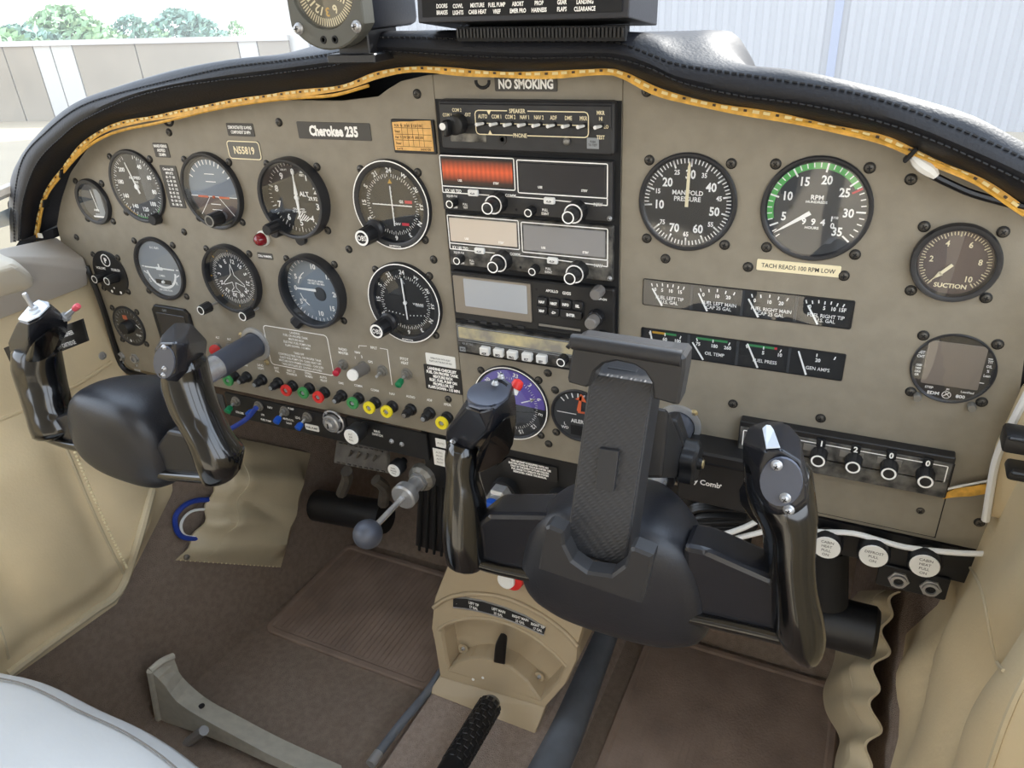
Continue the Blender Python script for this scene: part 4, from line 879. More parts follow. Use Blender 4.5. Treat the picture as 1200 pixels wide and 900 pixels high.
def navcom(label, tl, br, face, w1, w2, white, dy):
    t, c, hw, hh = radio('nav_comm_radio', label, tl, br, face, 6, .8, 1)
    Y = -6.15; m = MB(); xm = -hw+hw*2*.465
    wz0 = hh-2*hh*.54; fz0 = hh-2*hh*.68
    frame_line(m, -hw+1.2, xm-1.2, wz0-1.2, hh-1, Y, .9); frame_line(m, xm+1.6, hw-4, wz0-3, hh-2, Y, .9)
    m.poly_line([(-hw+1.2, wz0-1), (-hw+1.2, fz0), (xm+20, fz0), (hw-4, fz0-2), (hw-4, wz0-3)], .9, Y)
    m.text('KX 165 TSO', -hw+12, wz0-5, 2.7, Y, .8, .03); m.text('COMM', xm-6, wz0-6, 2.6, Y, .9); m.text('NAV', hw-12, wz0-8.5, 2.8, Y, .9)
    m.text('SQUELCH', -hw+10, fz0-3, 2.0, Y, .85, .02); m.text('OFF', -hw+13, fz0-13, 1.8, Y, .9, .03); m.text('PULL\nTEST', -hw+23, fz0-11, 1.9, Y, .8, .02); m.text('PULL\nIDENT', xm+26, fz0-11, 2.1, Y, .8, .03)
    m.flat(circle(1.2, 10, xm-1, fz0-11), Y, 1); m.build('markings', [m_white, m_matte], t)
    for x0, x1, z0, z1, mt in ((-hw+3, xm-3, wz0+.8, hh-3, w1), (xm+3.4, hw-6, wz0-1, hh-4, w2)):
        m = MB(); cx, cz = (x0+x1)/2, (z0+z1)/2; m.prism(rrect(x0-cx, x1-cx, z0-cz, z1-cz, 1), .2, -.7, .3); o = m.build('display_window', mt, t, (cx, -6, cz))
        m = MB(); m.text('USE', -(x1-x0)*.25, -(z1-z0)*.33, 1.9, -.85, .9, .03); m.text('STBY', (x1-x0)*.27, -(z1-z0)*.36, 1.9, -.85, .9, .03); k = m.build('lettering', m_white, o)
    for bx_, bz in ((-hw+33, wz0-5.2), (xm+31, wz0-7.6)):
        m = MB(); m.bx(bx_-5, bx_+5, -9.5, -6, bz-2.8, bz+2.8, .8); b = m.build('transfer_button', m_wplast, t); m = MB(); m.text('<->', bx_, bz-.3, 2.2, -9.7, 1, .04); m.build('lettering', m_dprint, b)
    kz = fz0-9
    m = MB(); knob(t, -hw+12, kz+1, 4.2, 9, -6); knob(t, xm+14, kz-1.5, 4.2, 9, -6)
    for kx, kz2 in ((xm-18, kz+3.6), (hw-30, kz+1)):
        k = knob(t, kx, kz2, 9, 10, -6, ring=False, name='outer_knob'); 
        m = MB(); arc(m, 0, 360, 7, 8.2, -10.1, 1, 24); m.lathe([(5.8, 10), (5.5, 21), (4.6, 21.6)], n=18); arc(m, 0, 360, 4.2, 5.3, -21.7, 1, 24); m.build('inner_knob', [m_black, m_white], k)
    put(steel_me, t, hw-2, -hh+3, -6)
    return t
navcom('upper nav-comm radio with an orange glowing left display', (513.5, 180.5), (717, 260.5), m_radio, m_lamp, m_win, 1, 0)
navcom('lower worn nav-comm radio with pale reflecting blank displays', (522.5, 250.5), (717, 330.5), m_worn, m_win2, m_win3, 1, 0)
# moving map navigator
t, c, hw, hh = radio('map_navigator', 'black map navigator with a blank pale grey screen and rounded keys', (527.5, 317.5), (719, 400), m_black, 8, 1.2, 2)
q = rq(c); Y = -8.2
x0, z1 = q(531, 322, -8); x1, z0 = q(624, 378.5, -8)
m = MB(); m.prism(rrect(x0, x1, z0+1, z1, 1), -8, -9.5, .4); m.build('screen_bezel', M('taupe_screen_bezel', '#8a8072', .4), t)
a0, b1 = q(543, 326, -9); a1, b0 = q(619, 371, -9); 
m = MB(); m.prism(rrect(a0, a1, b0+2.5, b1, 1), -9.4, -9.8, .1); m.build('screen', M('blank_map_screen', '#a9adb2', .16, coat=.4), t)
m = MB(); m.text('APOLLO', a1+24, hh-8, 2.4, Y, .9); m.text('GX55', a1+38, hh-8.4, 2.6, Y, .9, .04); m.text('OFF-ON', hw-11, hh-10, 1.9, Y, .9, .03); m.flat(circle(1.2, 10, a1+9, hh-8), Y, 1); m.build('markings', [m_white, m_matte], t)
keys = [('NAV', 635, 353.5), ('NRST', 649, 355.5), ('INFO', 663, 356.8), ('SEL', 677, 358.5), ('MAP', 635, 364), ('D', 649, 366)]
m = MB(); k0 = q(629, 347, -8); k1 = q(685, 376, -8); m.prism(rrect(k0[0], k1[0], k1[1]+1.5, k0[1], 4), -8, -8.5, .2); m.build('key_tray', m_matte, t)
for s, px, py in keys+[('ENTER', 669, 369)]:
    x, z = q(px, py, -10); w_ = 10.5 if s == 'ENTER' else 5.1
    m = MB(); m.prism(rrect(-w_, w_, -4.3, 4.3, 2.6), 0, -2.2, .7); o = m.build('key', m_black, t, (x, -8.4, z)); m = MB(); m.text('-D>' if s == 'D' else s, 0, 0, 2.5, -2.35, .75, .05); m.build('lettering', m_white, o)
x, z = q(697, 346, -20); knob(t, x, z, 5.2, 12, -8, ring=False, mats=[m_grey, m_black]); x, z = q(692, 381, -24); k = knob(t, x, z+1, 7.5, 7, -8, ring=False, name='outer_knob', mats=[m_black, m_white]); m = MB(); m.lathe([(5.6, 7), (5.4, 16), (4.5, 17)], n=18); m.build('inner_knob', m_grey, k)
s0 = q(631, 380.5, -8); s1 = q(686, 389.5, -8); m = MB(); m.bx(s0[0], s1[0], -9, -8, s1[1]-.5, s0[1]-3.2, .3); m.build('card_slot', m_matte, t); m = MB(); m.bx(s0[0]+1, s1[0]-4, -9.4, -8.9, s1[1]+.6, s1[1]+3, .2); m.build('data_card', m_dsteel, t)
m = MB(); x, z = q(705, 391, -10); m.box((x, -10, z), (8, 5, 5), 1.2); m.build('card_latch', m_black, t)
for px, py in ((552, 377), (566, 378.5), (580, 380), (595, 382), (610, 383.8)):
    x, z = q(px, py, -10); m = MB(); m.bx(x-3.6, x+3.6, -9.6, -8, z-1.4, z+1.2, .5); m.build('soft_key', m_radio, t)
# lowest unit: direction finder receiver with white keys
t, c, hw, hh = radio('direction_finder_receiver', 'narrow worn receiver with a long crazed window above five white keys', (533.5, 379), (718, 440), m_worn, 5, .6, 1)
q = rq(c); x0, z1 = q(537, 381.5, -5); x1, z0 = q(537, 396, -5); x1 = q(666, 412, -5)[0]
m_craze = M('crazed_amber_window', '#cfc193', .3, 0, None, (55, .3), col2='#8f8a80')
m = MB(); m.prism(rrect(x0, x1+20, z0+1, z1-1, .6), -5, -5.8, .2); m.build('display_window', m_craze, t)
m = MB(); frame_line(m, x0-1, x1+22, z0, z1, -5.2, .7); m.line((-hw+2, z0-2), (hw-2, z0-2), .7, -5.2); m.text('KR 87 TSO', -hw+12, z0-5, 2, -5.2, .9, .02); m.rect(-hw+2.5, -hw+9, z0-14, z0-9, -5.2); m.text('BFO', -hw+6, z0-11.5, 2, -5.3, .9, .04, mi=1); m.build('markings', [m_ldial, m_dprint], t)
for s, px, py in (('ADF', 567, 412.5), ('BFO', 583, 414.5), ('FRQ', 599, 417), ('FLT', 616.5, 419.5), ('SET', 633.5, 422)):
    x, z = q(px, py, -11); m = MB(); m.bx(x-5.2, x+5.2, -11, -5, z-4.2, z+4.2, 1, seg=1); o = m.build('key', m_wplast, t); m = MB(); m.text(s, x, z-1.6, 2.2, -11.2, .85, .05); m.build('lettering', m_dprint, o)
x, z = q(657, 425, -14); knob(t, x, z, 5, 9, -5)
# transponder at the lower right
x0, z1 = XZ(870, 486, 0); x1, z0 = XZ(1112, 583, -8); x1 = XZ(1122, 527, -6)[0]
t = thing('transponder', 'worn black transponder showing 1200 in the lower right panel', 'radio', ((x0+x1)/2, 0, (z0+z1)/2)); hw, hh = (x1-x0)/2, (z1-z0)/2
m = MB(); m.bx(-hw, hw, -11, 0, -hh, hh, .8); m.build('case', m_black, t)
m = MB(); m.bx(-hw+1, hw-1, -11.8, -10.8, -hh+1, hh-5, .3); m.build('faceplate', m_worn, t)
m = MB(); frame_line(m, -hw+4, hw-4, -3.5, hh-8, -11.95, .9, .4); m.line((-hw+4, -3.5), (hw-4, -3.5), .9, -11.95); m.flat(circle(1.8, 10, -22, -hh+6), -11.95, 1); m.text('REPLY', -62, 6, 2.4, -11.95); m.text('IDENT', -62, -9, 2.4, -11.95); m.build('markings', [m_white, m_matte], t)
for i, s in enumerate('1200'):
    kx, kz = XZ(958.5+[0, 41, 83, 126][i], [540, 547.5, 555, 564.5][i], -24); kx -= (x0+x1)/2; kz -= (z0+z1)/2
    k = knob(t, kx, kz, 6.6, 13, -11.5, ring=True, name='code_knob'); m = MB(); m.prism(rrect(-3.6, 3.6, 6.5, 14, .6), -.2, -1.6, .3); o = m.build('digit_window', m_matte, k); m = MB(); m.text(s, 0, 10.2, 5, -1.75, .9, .04); m.build('lettering', m_white, k)
for i in range(3):
    m = MB(); a = -hw+62+i*28; m.bx(a-9, a+9, -12.4, -11.7, 3, hh-10, .2); m.build('worn_window', m_dsteel, t)
for px, py in ((870, 486),): pass

# ------------------------------------------------------------------ placards, labels
def placard(label, s, px, py, w_, h, mat, ink, cap, sx=.8, bold=.02, lead=1.5, r=1, al='c', name='placard', th=.7, rot=0):
    x, z = XZ(px, py); t = thing(name, label, 'placard', (x, 0, z)); m = MB(); m.prism(rrect(-w_/2, w_/2, -h/2, h/2, r, 2), -.02, -th, .15); o = m.build('plate', mat, t)
    wd_ = max(glyphs(ln, bold)[2] for ln in s.split('\n') if ln.strip())*cap*sx
    if wd_ > w_*.88: sx *= w_*.88/wd_         # lettering keeps a margin inside its plate
    m = MB(); m.text(s, 0 if al == 'c' else -w_/2+2, 0, cap, -th-.12, sx, bold, al, lead=lead); o2 = m.build('lettering', ink, t)
    if rot: t.rotation_euler = (0, rot, 0)
    return t
placard('grey nameplate with large bold white lettering above the altimeter and course indicator', 'Cherokee 235', 391, 153.5, 84, 15.5, m_plac2, m_white, 8.6, .78, .05)
placard('small grey placard reading NO SMOKING at the top centre of the panel', 'NO SMOKING', 616, 98.2, 55, 11.5, m_plac2, m_white, 6.9, .78, .04)
placard('cream strip label reading TACH READS 100 RPM LOW under the tachometer', 'TACH READS 100 RPM LOW', 935, 314, 61, 9, m_cream, m_dprint, 3.4, .95, .01)
placard('tiny grey three-line speed placard beside the airspeed gauge', 'MANEUVERING\nAIRSPEED\n128 MPH', 189.5, 176, 22, 15, m_plac2, m_white, 3, .85, .03)
placard('tiny grey two-line crosswind placard above the registration plate', 'DEMONSTRATED X-WIND\nCOMPONENT 20 MPH', 282, 152, 35, 12.5, m_plac2, m_white, 3, .72, .03)
placard('tall grey speed conversion table placard between two flight gauges', 'Cherokee 235\n MPH KTS\n 60 - 77  100\n 65 - 80  104\n 70 - 87  108\n 75 - 91  112\n80 - 95  118\n85 - 99  122\n90 - 104  126\n95 - 108  130', 203, 219, 24.5, 46, m_plac2, m_white, 2.6, .74, .03, 1.65)
placard('tiny grey stall warning placard below the red lamp', 'STALL WARNING', 311, 300, 21, 7, m_plac2, m_white, 2.4, .85, .03)
placard('small white two-line label above the landing checklist placard', 'OPERATION WITH ELEC\nFLAPS ON THE BUS OF IND', 516.5, 422.5, 35, 13, m_wlabel, m_dprint, 1.9, .8, .01, 1.8)
placard('dark LANDING CHECKLIST placard with bold white lines', 'LANDING CHECKLIST\nFUEL ON PROPER TANK\nMIXTURE RICH\nELEC. FUEL PUMP ON\nPROPELLOR SET\nFLAPS DOWN - 115 MPH', 519.5, 444.5, 44, 29, m_bplac, m_white, 3.1, .78, .06, 1.42)
placard('black wordy placard under the panel reading about an emergency exit system', 'THIS AIRCRAFT IS EQUIPPED WITH AN\nELECTRIC STAND BY VACUUM SYSTEM. USE\nONLY IN THE EVENT OF PUMP FAILURE.\nPULL KNOB TO OPERATE THE SYSTEM\nINDICATED. CHECK THE MANUAL', 621, 549.5, 62, 18, m_bplac, m_white, 2.2, .78, .06, 1.5)
# registration, engraved box and take-off list, printed on the panel
x, z = XZ(286.3, 176); t = thing('registration_plate', 'outlined plate with the registration N55819 at the upper left', 'placard', (x, 0, z))
m = MB(); m.prism(rrect(-22, 22, -9.5, 9.5, 3), -.02, -.5, .15); m.build('plate', m_plac, t); m = MB(); frame_line(m, -21, 21, -8.6, 8.6, -.62, 1.1, 3); m.text('N55819', 0, 0, 7, -.62, .84); m.build('lettering', m_cream, t)
xa_, za_ = XZ(309, 379); xb_, zb_ = XZ(391, 442); x, z = (xa_+xb_)/2, (za_+zb_)/2
t = thing('checklist_placard', 'white outlined landing and take-off checklist above the circuit breakers', 'placard', (x, 0, z))
m = MB(); m.prism(rrect(-46, 46, -25.5, 25.5, 3), -.02, -.4, .1); m.build('plate', m_panel, t)
m = MB(); frame_line(m, -45.4, 45.4, -24.8, 24.8, -.52, 1.0, 4)
m.text('LANDING\nFUEL ON PROPER TANK\nMIXTURE RICH\nELECTRIC FUEL PUMPS ON\nFLAPS DOWN - 115 MPH\n \nTAKE-OFF\nCONTROLS FREE, FUEL ON PROPER TANK\nELECT FUEL PUMPS ON  CARB. HEAT OFF\nMIXTURE RICH PRIMER LOCKED - CHECKED\nTAKE OFF FLAPS SET  DOORS LATCHED', 0, 0, 2.7, -.52, .84, .01, lead=1.58); m.build('lettering', m_white, t)
# yellowed correction card in its holder
x, z = XZ(486, 159); t = thing('correction_card', 'yellowed compass correction card in a small black holder left of the radios', 'card', (x, 0, z))
m = MB(); m.prism(rrect(-22, 22, -15, 14, 1), 0, -2.5, .5); m.build('holder', m_black, t)
m = MB(); m.prism([(-20.5, -12.5), (20, -12.5), (19.5, 13.6), (6, 13.2), (-2, 12.4), (-12, 12.2), (-20.5, 11.5)], -2.4, -3, .1); m.build('card', m_card, t)
m = MB()
for zz in (7, 1.5, -3.5, -9): m.line((-19, zz), (19, zz), .4, -3.1)
for xx in (-11, -5, 0, 6, 11): m.line((xx, -9), (xx, 11), .35, -3.1)
for s, zz in (('FOR  N  30 60  E 120 150', 9), ('Steer', 4), ('For  S 210 240 W 300 330', -1), ('Steer', -6.3)): m.text(s, -18.5, zz, 2.2, -3.15, .85, .02, 'l')
m.text('DATE', -15, -11, 1.8, -3.15); m.text('RADIO ON', 12, -11, 1.8, -3.15, .8); m.build('lettering', M('brown_ink', '#5a3a22', .7), t)
# red stall lamp
x, z = XZ(303, 281.5, -8); t = thing('warning_lamp', 'domed dark red warning lamp below the altimeter', 'lamp', (x, 0, z)); m = MB(); m.lathe([(8.2, 0), (8.2, 2), (7, 3)], n=20); m.build('lamp_ring', m_wplast, t); m = MB(); m.lathe([(7, 2.5), (6.8, 7), (5, 10.5), (2.4, 12), (.1, 12.3)], n=20, cap=False); m.build('lens', m_dred, t)

# ------------------------------------------------------------------ circuit breakers, switches
brk = [(266, 446.7, 'g', ''), (280, 447.5, 'k', 'NAV'), (298, 451, 'k', 'LAND\nLIGHT'), (317, 454.7, 'k', 'INST\nPNL'), (334, 458.3, 'r', 'INST LT\nTRANSCR'), (354, 461.3, 'g', 'STALL\nWARN'), (371.7, 466.3, 'r', 'AUTO\nPILOT'), (392, 470, 'k', 'DME'), (412, 473.3, 'g', 'COMM'), (431.5, 478.8, 'y', 'COMM'), (451.8, 483.3, 'y', 'NAV'), (473.5, 487, 'k', 'AUDIO'), (495.7, 491.2, 'k', 'ADF'), (516.7, 496.8, 'y', 'XPDR')]
cn = {'g': 'green', 'k': 'black', 'r': 'red', 'y': 'yellow'}; lbs = ['green ringed breaker half hidden behind the pilot shaft', 'black pull breaker under the word NAV, beside the pilot shaft', 'black pull breaker under the words LAND LIGHT', 'black pull breaker left of the first red ringed breaker', 'red ringed breaker under the words INST LT, left of a green one', 'green ringed breaker between two red ones', 'red ringed breaker under the words AUTO PILOT', 'black pull breaker under the word DME', 'green ringed breaker beside the yellow ones under COMM', 'yellow ringed breaker under the word COMM', 'yellow ringed breaker under the word NAV', 'stubby grey-tipped black breaker under the word AUDIO', 'black pull breaker under the word ADF', 'yellow ringed breaker touching the black grip outline']
class Lab:        # each legend printed on the panel is its own small part
    def text(s, *a, **k): MB().text(*a, **k).build('lettering', m_white, pt)
    def line(s, *a): MB().line(*a).build('printed_line', m_white, pt)
lab = Lab()
for (px, py, col, s), lb in zip(brk, lbs):
    x, z = XZ(px, py, -15); t = thing('circuit_breaker', lb, 'breaker', (x, 0, z), 'circuit breaker row')
    m = MB(); m.lathe([(7, 0), (7, 3), (6, 4.5)], n=16); m.lathe([(5.2, 4), (5, 11), (4.4, 12)], n=16); m.build('barrel', m_black, t)
    if col == 'k':
        m = MB(); m.lathe([(4, 11.5), (3.6, 15), (2.8, 15.5), (.1, 15.5)], n=14); m.build('button', m_black, t); m = MB(); m.lathe([(2.6, 15.4), (2.4, 16), (.1, 16)], n=12); m.build('button_tip', m_ldial if s != 'AUDIO' else m_grey, t)
    else:
        m = MB(); m.lathe([(3.2, 11.5), (7.2, 11.5), (7.4, 13.5), (6.8, 15), (3.4, 15), (3.2, 12)], n=20, cap=False); m.build('colour_ring', {'g': m_green, 'r': m_red, 'y': m_yellow}[col], t); m = MB(); m.lathe([(2.6, 11), (2.4, 14), (.1, 14)], n=12); m.build('button_tip', m_ldial, t)
    if s: lab.text(s, x+1, z+15.5+(1.5 if '\n' in s else 0), 2.9, -.1, .85, .02, lead=1.45)
lab.text('ALT', *XZ(255, 395.5), 2.8, -.1, .9, .02); lab.text('ALT', *XZ(268.5, 397.5), 2.8, -.1, .9, .02)
lab.text('RADIO\nMASTER', *XZ(402, 411.5), 3, -.1, .85, .02); lab.text('NAV', *XZ(419, 413), 2.8, -.1, .9, .02); lab.text('1', *XZ(416, 419), 2.8, -.1); lab.text('2', *XZ(424, 418), 2.8, -.1); lab.text('GPS', *XZ(434, 424), 2.8, -.1, .9, .02); lab.text('PITOT\nHEAT', *XZ(474, 423), 3.1, -.1, .85, .02); lab.text('RPLT', *XZ(438, 407.5), 3, -.1, .9, .02)
a = XZ(420.5, 405); b = XZ(430, 405.5); lab.line(a, b, .6, -.1); a2 = XZ(445, 408); b2 = XZ(454, 409.5); c2 = XZ(459.5, 451); lab.line(a2, b2, .6, -.1); lab.line(b2, c2, .9, -.1); lab.line(a, (a[0]-.5, a[1]-3), .6, -.1)
lab.text('MIC', *XZ(142, 430), 2.4, -.1); lab.text('PHONE', *XZ(161, 434), 2.4, -.1)
def toggle(label, px, py, col, tip, ln=20, r=3, y=0, base='nut', loc_y=0, down=.25, grp=None, name='toggle_switch'):
    x, z = XZ(px, py, y); t = thing(name, label, 'switch', (x, y, z), grp)
    m = MB(); m.lathe([(6.6, 0), (6.6, 1.2), (5.6, 1.4)], n=16); m.lathe([(5.4, 1.2), (5.4, 4), (3.6, 4.4)], n=6, smooth=False); m.lathe([(3.5, 4), (3.4, 6.5), (.1, 6.5)], n=12); m.build('nut', m_dsteel, t)
    a, b = XZ(*tip, y-ln); e = Vector((a-x, -ln, b-z)); p0 = Vector((0, -5, 0)); m = MB(); m.cyl(p0, p0.lerp(e, .55), 1.4, 1.6, n=8, mi=0); m.lathe([(r*.8, 0), (r, 2), (r*1.05, (e-p0).length*.5), (r*.7, (e-p0).length*.55)], p0.lerp(e, .45), e-p0, 14, mi=1); m.build('lever', [m_steel, col], t)
    return t
toggle('red tipped RADIO MASTER toggle switch by the checklist box', 402.5, 427, m_dred if 0 else M('crimson_lever', '#b51c38', .35), (393, 438), 22, 3.6)
toggle('green tipped PITOT HEAT toggle switch', 477, 438, m_dgreen, (466, 452), 22, 3.6)
toggle('small bare steel toggle switch between the grey knob and the green one', 448.5, 434, m_steel, (441, 442), 16, 1.6)
toggle('red capped switch left of the pilot control shaft', 255, 407, m_red, (251.5, 410), 12, 6)
toggle('black toggle switch nearest the pilot control shaft', 270, 407, m_black, (266, 411), 12, 3)
x, z = XZ(427, 431, 0); t = thing('selector_knob', 'grey fluted NAV GPS selector knob with a pale round end', 'knob', (x, 0, z)); a, b = XZ(412.5, 440, -28); e = Vector((a-x, -28, b-z)); m = MB(); m.lathe([(8, 0), (8, 2), (5, 2.2)], n=18); m.build('base_nut', m_dsteel, t); m = MB(); m.cyl(e*.1, e*.92, 7, 6.4, n=20); m.build('barrel', m_grey, t); m = MB(); m.lathe([(6.4, 0), (6.2, 2), (.1, 2)], e*.92, e, 20); m.build('end_cap', m_wplast, t)
# jacks at lower left of the panel and the dark instrument behind the grip
for (px, py), lb in (((142, 417), 'silver headphone jack lowest at the left end of the panel'), ((158.5, 420), 'silver headphone jack right of its twin at the panel left end')):
    x, z = XZ(px, py); t = thing('headphone_jack', lb, 'jack', (x, 0, z)); m = MB(); m.lathe([(7.5, 0), (7.5, 1), (6.6, 1)], n=6, smooth=False); m.lathe([(5.6, 1), (5.4, 4), (3.2, 4), (3, 1.5), (.1, 1.5)], n=16); m.build('nut', m_steel, t); put(steel_me, t, -1, -10, 0)
x0, z1 = XZ(181, 364); x1, z0 = XZ(232, 400); t = thing('square_gauge', 'black square gauge mostly hidden behind the pilot right grip', 'gauge', ((x0+x1)/2, 0, (z0+z1)/2)); hw, hh = (x1-x0)/2, 26
m = MB(); m.prism([(-hw, -hh), (hw, -hh), (hw, hh-6), (hw-6, hh), (-hw+6, hh), (-hw, hh-6)], 0, -4, 1); m.build('case', m_black, t); m = MB(); m.prism(rrect(-hw+7, hw-7, -hh+7, hh-9, 1), -4, -4.6, .2); m.build('window', m_win, t); m = MB(); m.text('OFF', -8, hh-5, 3, -4.2, 1, .03); m.build('lettering', m_ldial, t)
# ------------------------------------------------------------------ control yokes
def dep(p): return (p-CAM).dot(f_)
def VD(px, py, s): return CAM+ray(px, py)*s
def limb(secs, n=20, e=2.4, sub=3, m=None):
    # sections given by left and right outline, depth y and half thickness: an elliptic sweep
    m = m or MB(); S = []
    for (l, r, y, b) in secs:
        c = P((l[0]+r[0])/2, (l[1]+r[1])/2, y); s = dep(c); S.append((VD(*l, s), VD(*r, s), b))
    Ls = spline([a[0] for a in S], sub); Rs = spline([a[1] for a in S], sub); Bs = [v.x for v in spline([Vector((a[2], 0, 0)) for a in S], sub)]
    rows = []; N_ = len(Ls)
    for i in range(N_):
        c = (Ls[i]+Rs[i])/2; A_ = (Rs[i]-Ls[i])/2; j0, j1 = max(0, i-1), min(N_-1, i+1)
        T = ((Ls[j1]+Rs[j1])-(Ls[j0]+Rs[j0])).normalized(); Bv = A_.cross(T).normalized()*Bs[i]; row = []
        for k in range(n):
            a = 2*PI*k/n; ca, sa = math.cos(a), math.sin(a)
            row.append(c+A_*math.copysign(abs(ca)**(2/e), ca)+Bv*math.copysign(abs(sa)**(2/e), sa))
        rows.append(row)
    def shrink(row, k, off): c = sum(row, Vector())/len(row); return [c+(p-c)*k+off for p in row]
    t0 = (sum(rows[0], Vector())-sum(rows[1], Vector())).normalized(); t1 = (sum(rows[-1], Vector())-sum(rows[-2], Vector())).normalized()
    rows = [shrink(rows[0], .5, t0*7), shrink(rows[0], .85, t0*4)]+rows+[shrink(rows[-1], .85, t1*4)]
    m.rings(rows, True, True, True); return m
def HP(lst): return [P(a, b, y) for a, b, y in lst]
def axis_me(parent, me, pos, nrm, name='screw', sc=1):
    o = bpy.data.objects.new(name, me); C.objects.link(o); o.parent = parent
    nrm = nrm.normalized(); q = Vector((0, -1, 0)).rotation_difference(nrm); o.matrix_local = Matrix.LocRotScale(pos*.001, q, (sc, sc, sc)); return o
def plate_on(parent, px, nrm_off, name, mat, th=1.2):
    m = MB(); n = Vector((0, 0, 0))
    for i in range(len(px)): n += px[i].cross(px[(i+1) % len(px)])
    n = n.normalized(); n = n if (CAM-px[0]).dot(n) > 0 else -n
    c = sum(px, Vector())/len(px)
    a = [p+n*nrm_off for p in px]; b = [p+n*(nrm_off+th) for p in [c+(q-c)*.97 for q in px]]
    m.rings([a, b], True, False, True, smooth=False); return m.build(name, mat, parent), n
def hub_mb(ax, az, yf=-208, tilt=0, k=1.0):
    out = [(-58, -62), (-67, -50), (-69, -30), (-62, 2), (-48, 24), (-26, 34), (26, 34), (48, 24), (62, 2), (69, -30), (67, -50), (58, -62), (30, -72), (-30, -72)]
    o2 = spline([Vector((a, b, 0)) for a, b in out+out[:1]], 3)[:-1]; ct, st = math.cos(tilt), math.sin(tilt)
    o2 = [((p.x*ct-p.y*st)*k, (p.x*st+p.y*ct)*k) for p in o2]
    rows = []
    for y, s, cz in ((yf-7, .01, -10), (yf-6, .45, -10), (yf-2, .78, -8), (yf+4, .93, -4), (yf+14, 1, 0), (yf+34, .99, 2), (yf+56, .86, 4), (yf+76, .6, 4), (yf+92, .36, 2), (yf+96, .25, 0)):
        rows.append([Vector((ax+a*s, y, az+(b*s if s < .95 else b)+cz*(1-s)*0)) for a, b in o2])
    m = MB(); m.rings(rows, True, True, True); return m
def yoke(name, label, ax, az, ylen):
    t = thing(name, label, 'yoke', (0, 0, 0))
    m = MB(); m.lathe([(21, 0), (20.5, 2), (17, 3), (15.5, 3)], (ax, 0, az), n=28, cap=False); m.build('panel_collar', m_steel, t)
    m = MB(); m.cyl((ax, 6, az), (ax, -62, az), 14.6, n=28); m.build('shaft_sleeve', m_plate, t)
    m = MB(); m.cyl((ax, -60, az), (ax, ylen, az), 13.4, n=28); m.build('shaft', m_silver, t)
    return t
YL = yoke('control_yoke', 'pilot yoke on the left, black ram-horn grips with a rounded hub on a bright shaft', 87.3, -154.7, -135)
YR = yoke('control_yoke', 'copilot yoke on the right with the phone holder fixed in front of its hub', 585.5, -160.3, -135)
def rod_hub(t, ax, az, tilt, k=1.0):
    o = hub_mb(ax, az, -208, tilt, k).build('hub', m_hub, t, sub=1)
rod_hub(YL, 87.3-2, -154.7+2, -.03, .95); rod_hub(YR, 585.5+2, -160.3+6, .0, 1.05)
def horn(t, secs, label=None):
    o = limb(secs).build('horn', m_gloss, t)
    if label: o['label'] = label
    return o
def arm(parent, px, yf, yb_, bev=4, lip=None):
    m = MB(); m.hull(HP([(a, b, yf) for a, b in px])+HP([(a, b, yf) for a, b in px]) and HP([(a, b, yf) for a, b in px])+[p+Vector((0, yb_-yf, 0)) for p in HP([(a, b, yf) for a, b in px])], bev)
    o = m.build('arm', m_head, parent)
    if lip: m = MB(); m.tube([P(a, b, yf-1) for a, b in lip], 5, 10); m.build('arm_rim', m_gloss, parent)
    return o
# -- left yoke
h = horn(YL, [((42, 512), (95, 500), -194, 20), ((38, 501), (88, 486), -192, 21), ((34, 486), (82, 476), -190, 20), ((29, 469), (79, 463), -187, 20), ((23, 450), (75, 446), -183, 20), ((17, 428), (71, 426), -180, 21), ((16, 410), (69, 412), -178, 18)])
arm(h, [(38, 498), (47, 512), (80, 523), (118, 528), (118, 490), (90, 482)], -200, -172, 3, [(44, 508), (80, 521), (112, 527)])
m = MB(); m.hull(HP([(22, 377, -200), (35.6, 360, -185), (46.7, 353, -172), (59, 355.6, -168), (60, 361, -176), (47.8, 373, -196), (33, 380, -204), (18, 382, -198), (9, 402, -192), (11, 412, -188), (21, 416.7, -190), (33, 399, -203), (69, 364, -162), (80, 375.6, -152), (79, 389, -152), (67, 412, -166), (45, 424, -178), (30, 425, -186)]), 1.2); hd = m.build('grip_head', m_head, h)
m = MB(); m.hull(HP([(33, 432, -192), (27, 420, -196), (36, 402, -202), (58, 385, -190), (70, 380, -172), (72, 395, -170), (64, 414, -176), (50, 425, -186)]), 3); m.build('thumb_rest', m_gloss, h)
pl = HP([(22.5, 376.5, -200), (35.6, 361, -185), (46.7, 354, -172.5), (58.5, 356.2, -168.5), (59.5, 360.8, -176), (47.6, 372.6, -196), (33, 379.3, -203.5)]); o, n = plate_on(h, pl, 1.6, 'switch_plate', m_satin)
c = sum(pl, Vector())/7; m = MB(); m.lathe([(11, 1.5), (11, 2.6), (10, 3), (9, 2.6), (.1, 2.6)], c, n, 20); m.build('switch_ring', m_steel, h)
m = MB(); m.lathe([(4.5, 2), (4.2, 5), (2.4, 6), (2, 14), (2.6, 18), (2, 20)], c+Vector((-3, 0, 0)), n, 14); m.build('trim_toggle', m_brass if 0 else m_steel, h)
a, b = P(74, 374, -158), P(93, 357, -150); m = MB(); m.cyl(a, a.lerp(b, .72), 3.2, 2.2, 10, 0); m.lathe([(5, 0), (5, 3)], a.lerp(b, .12), b-a, 8, 0); m.lathe([(2.8, 0), (3.4, 3), (3, 7), (1.5, 8)], a.lerp(b, .68), b-a, 10, 1); m.build('push_switch', [m_steel, M('pink_cap', '#d65a66', .4)], h)
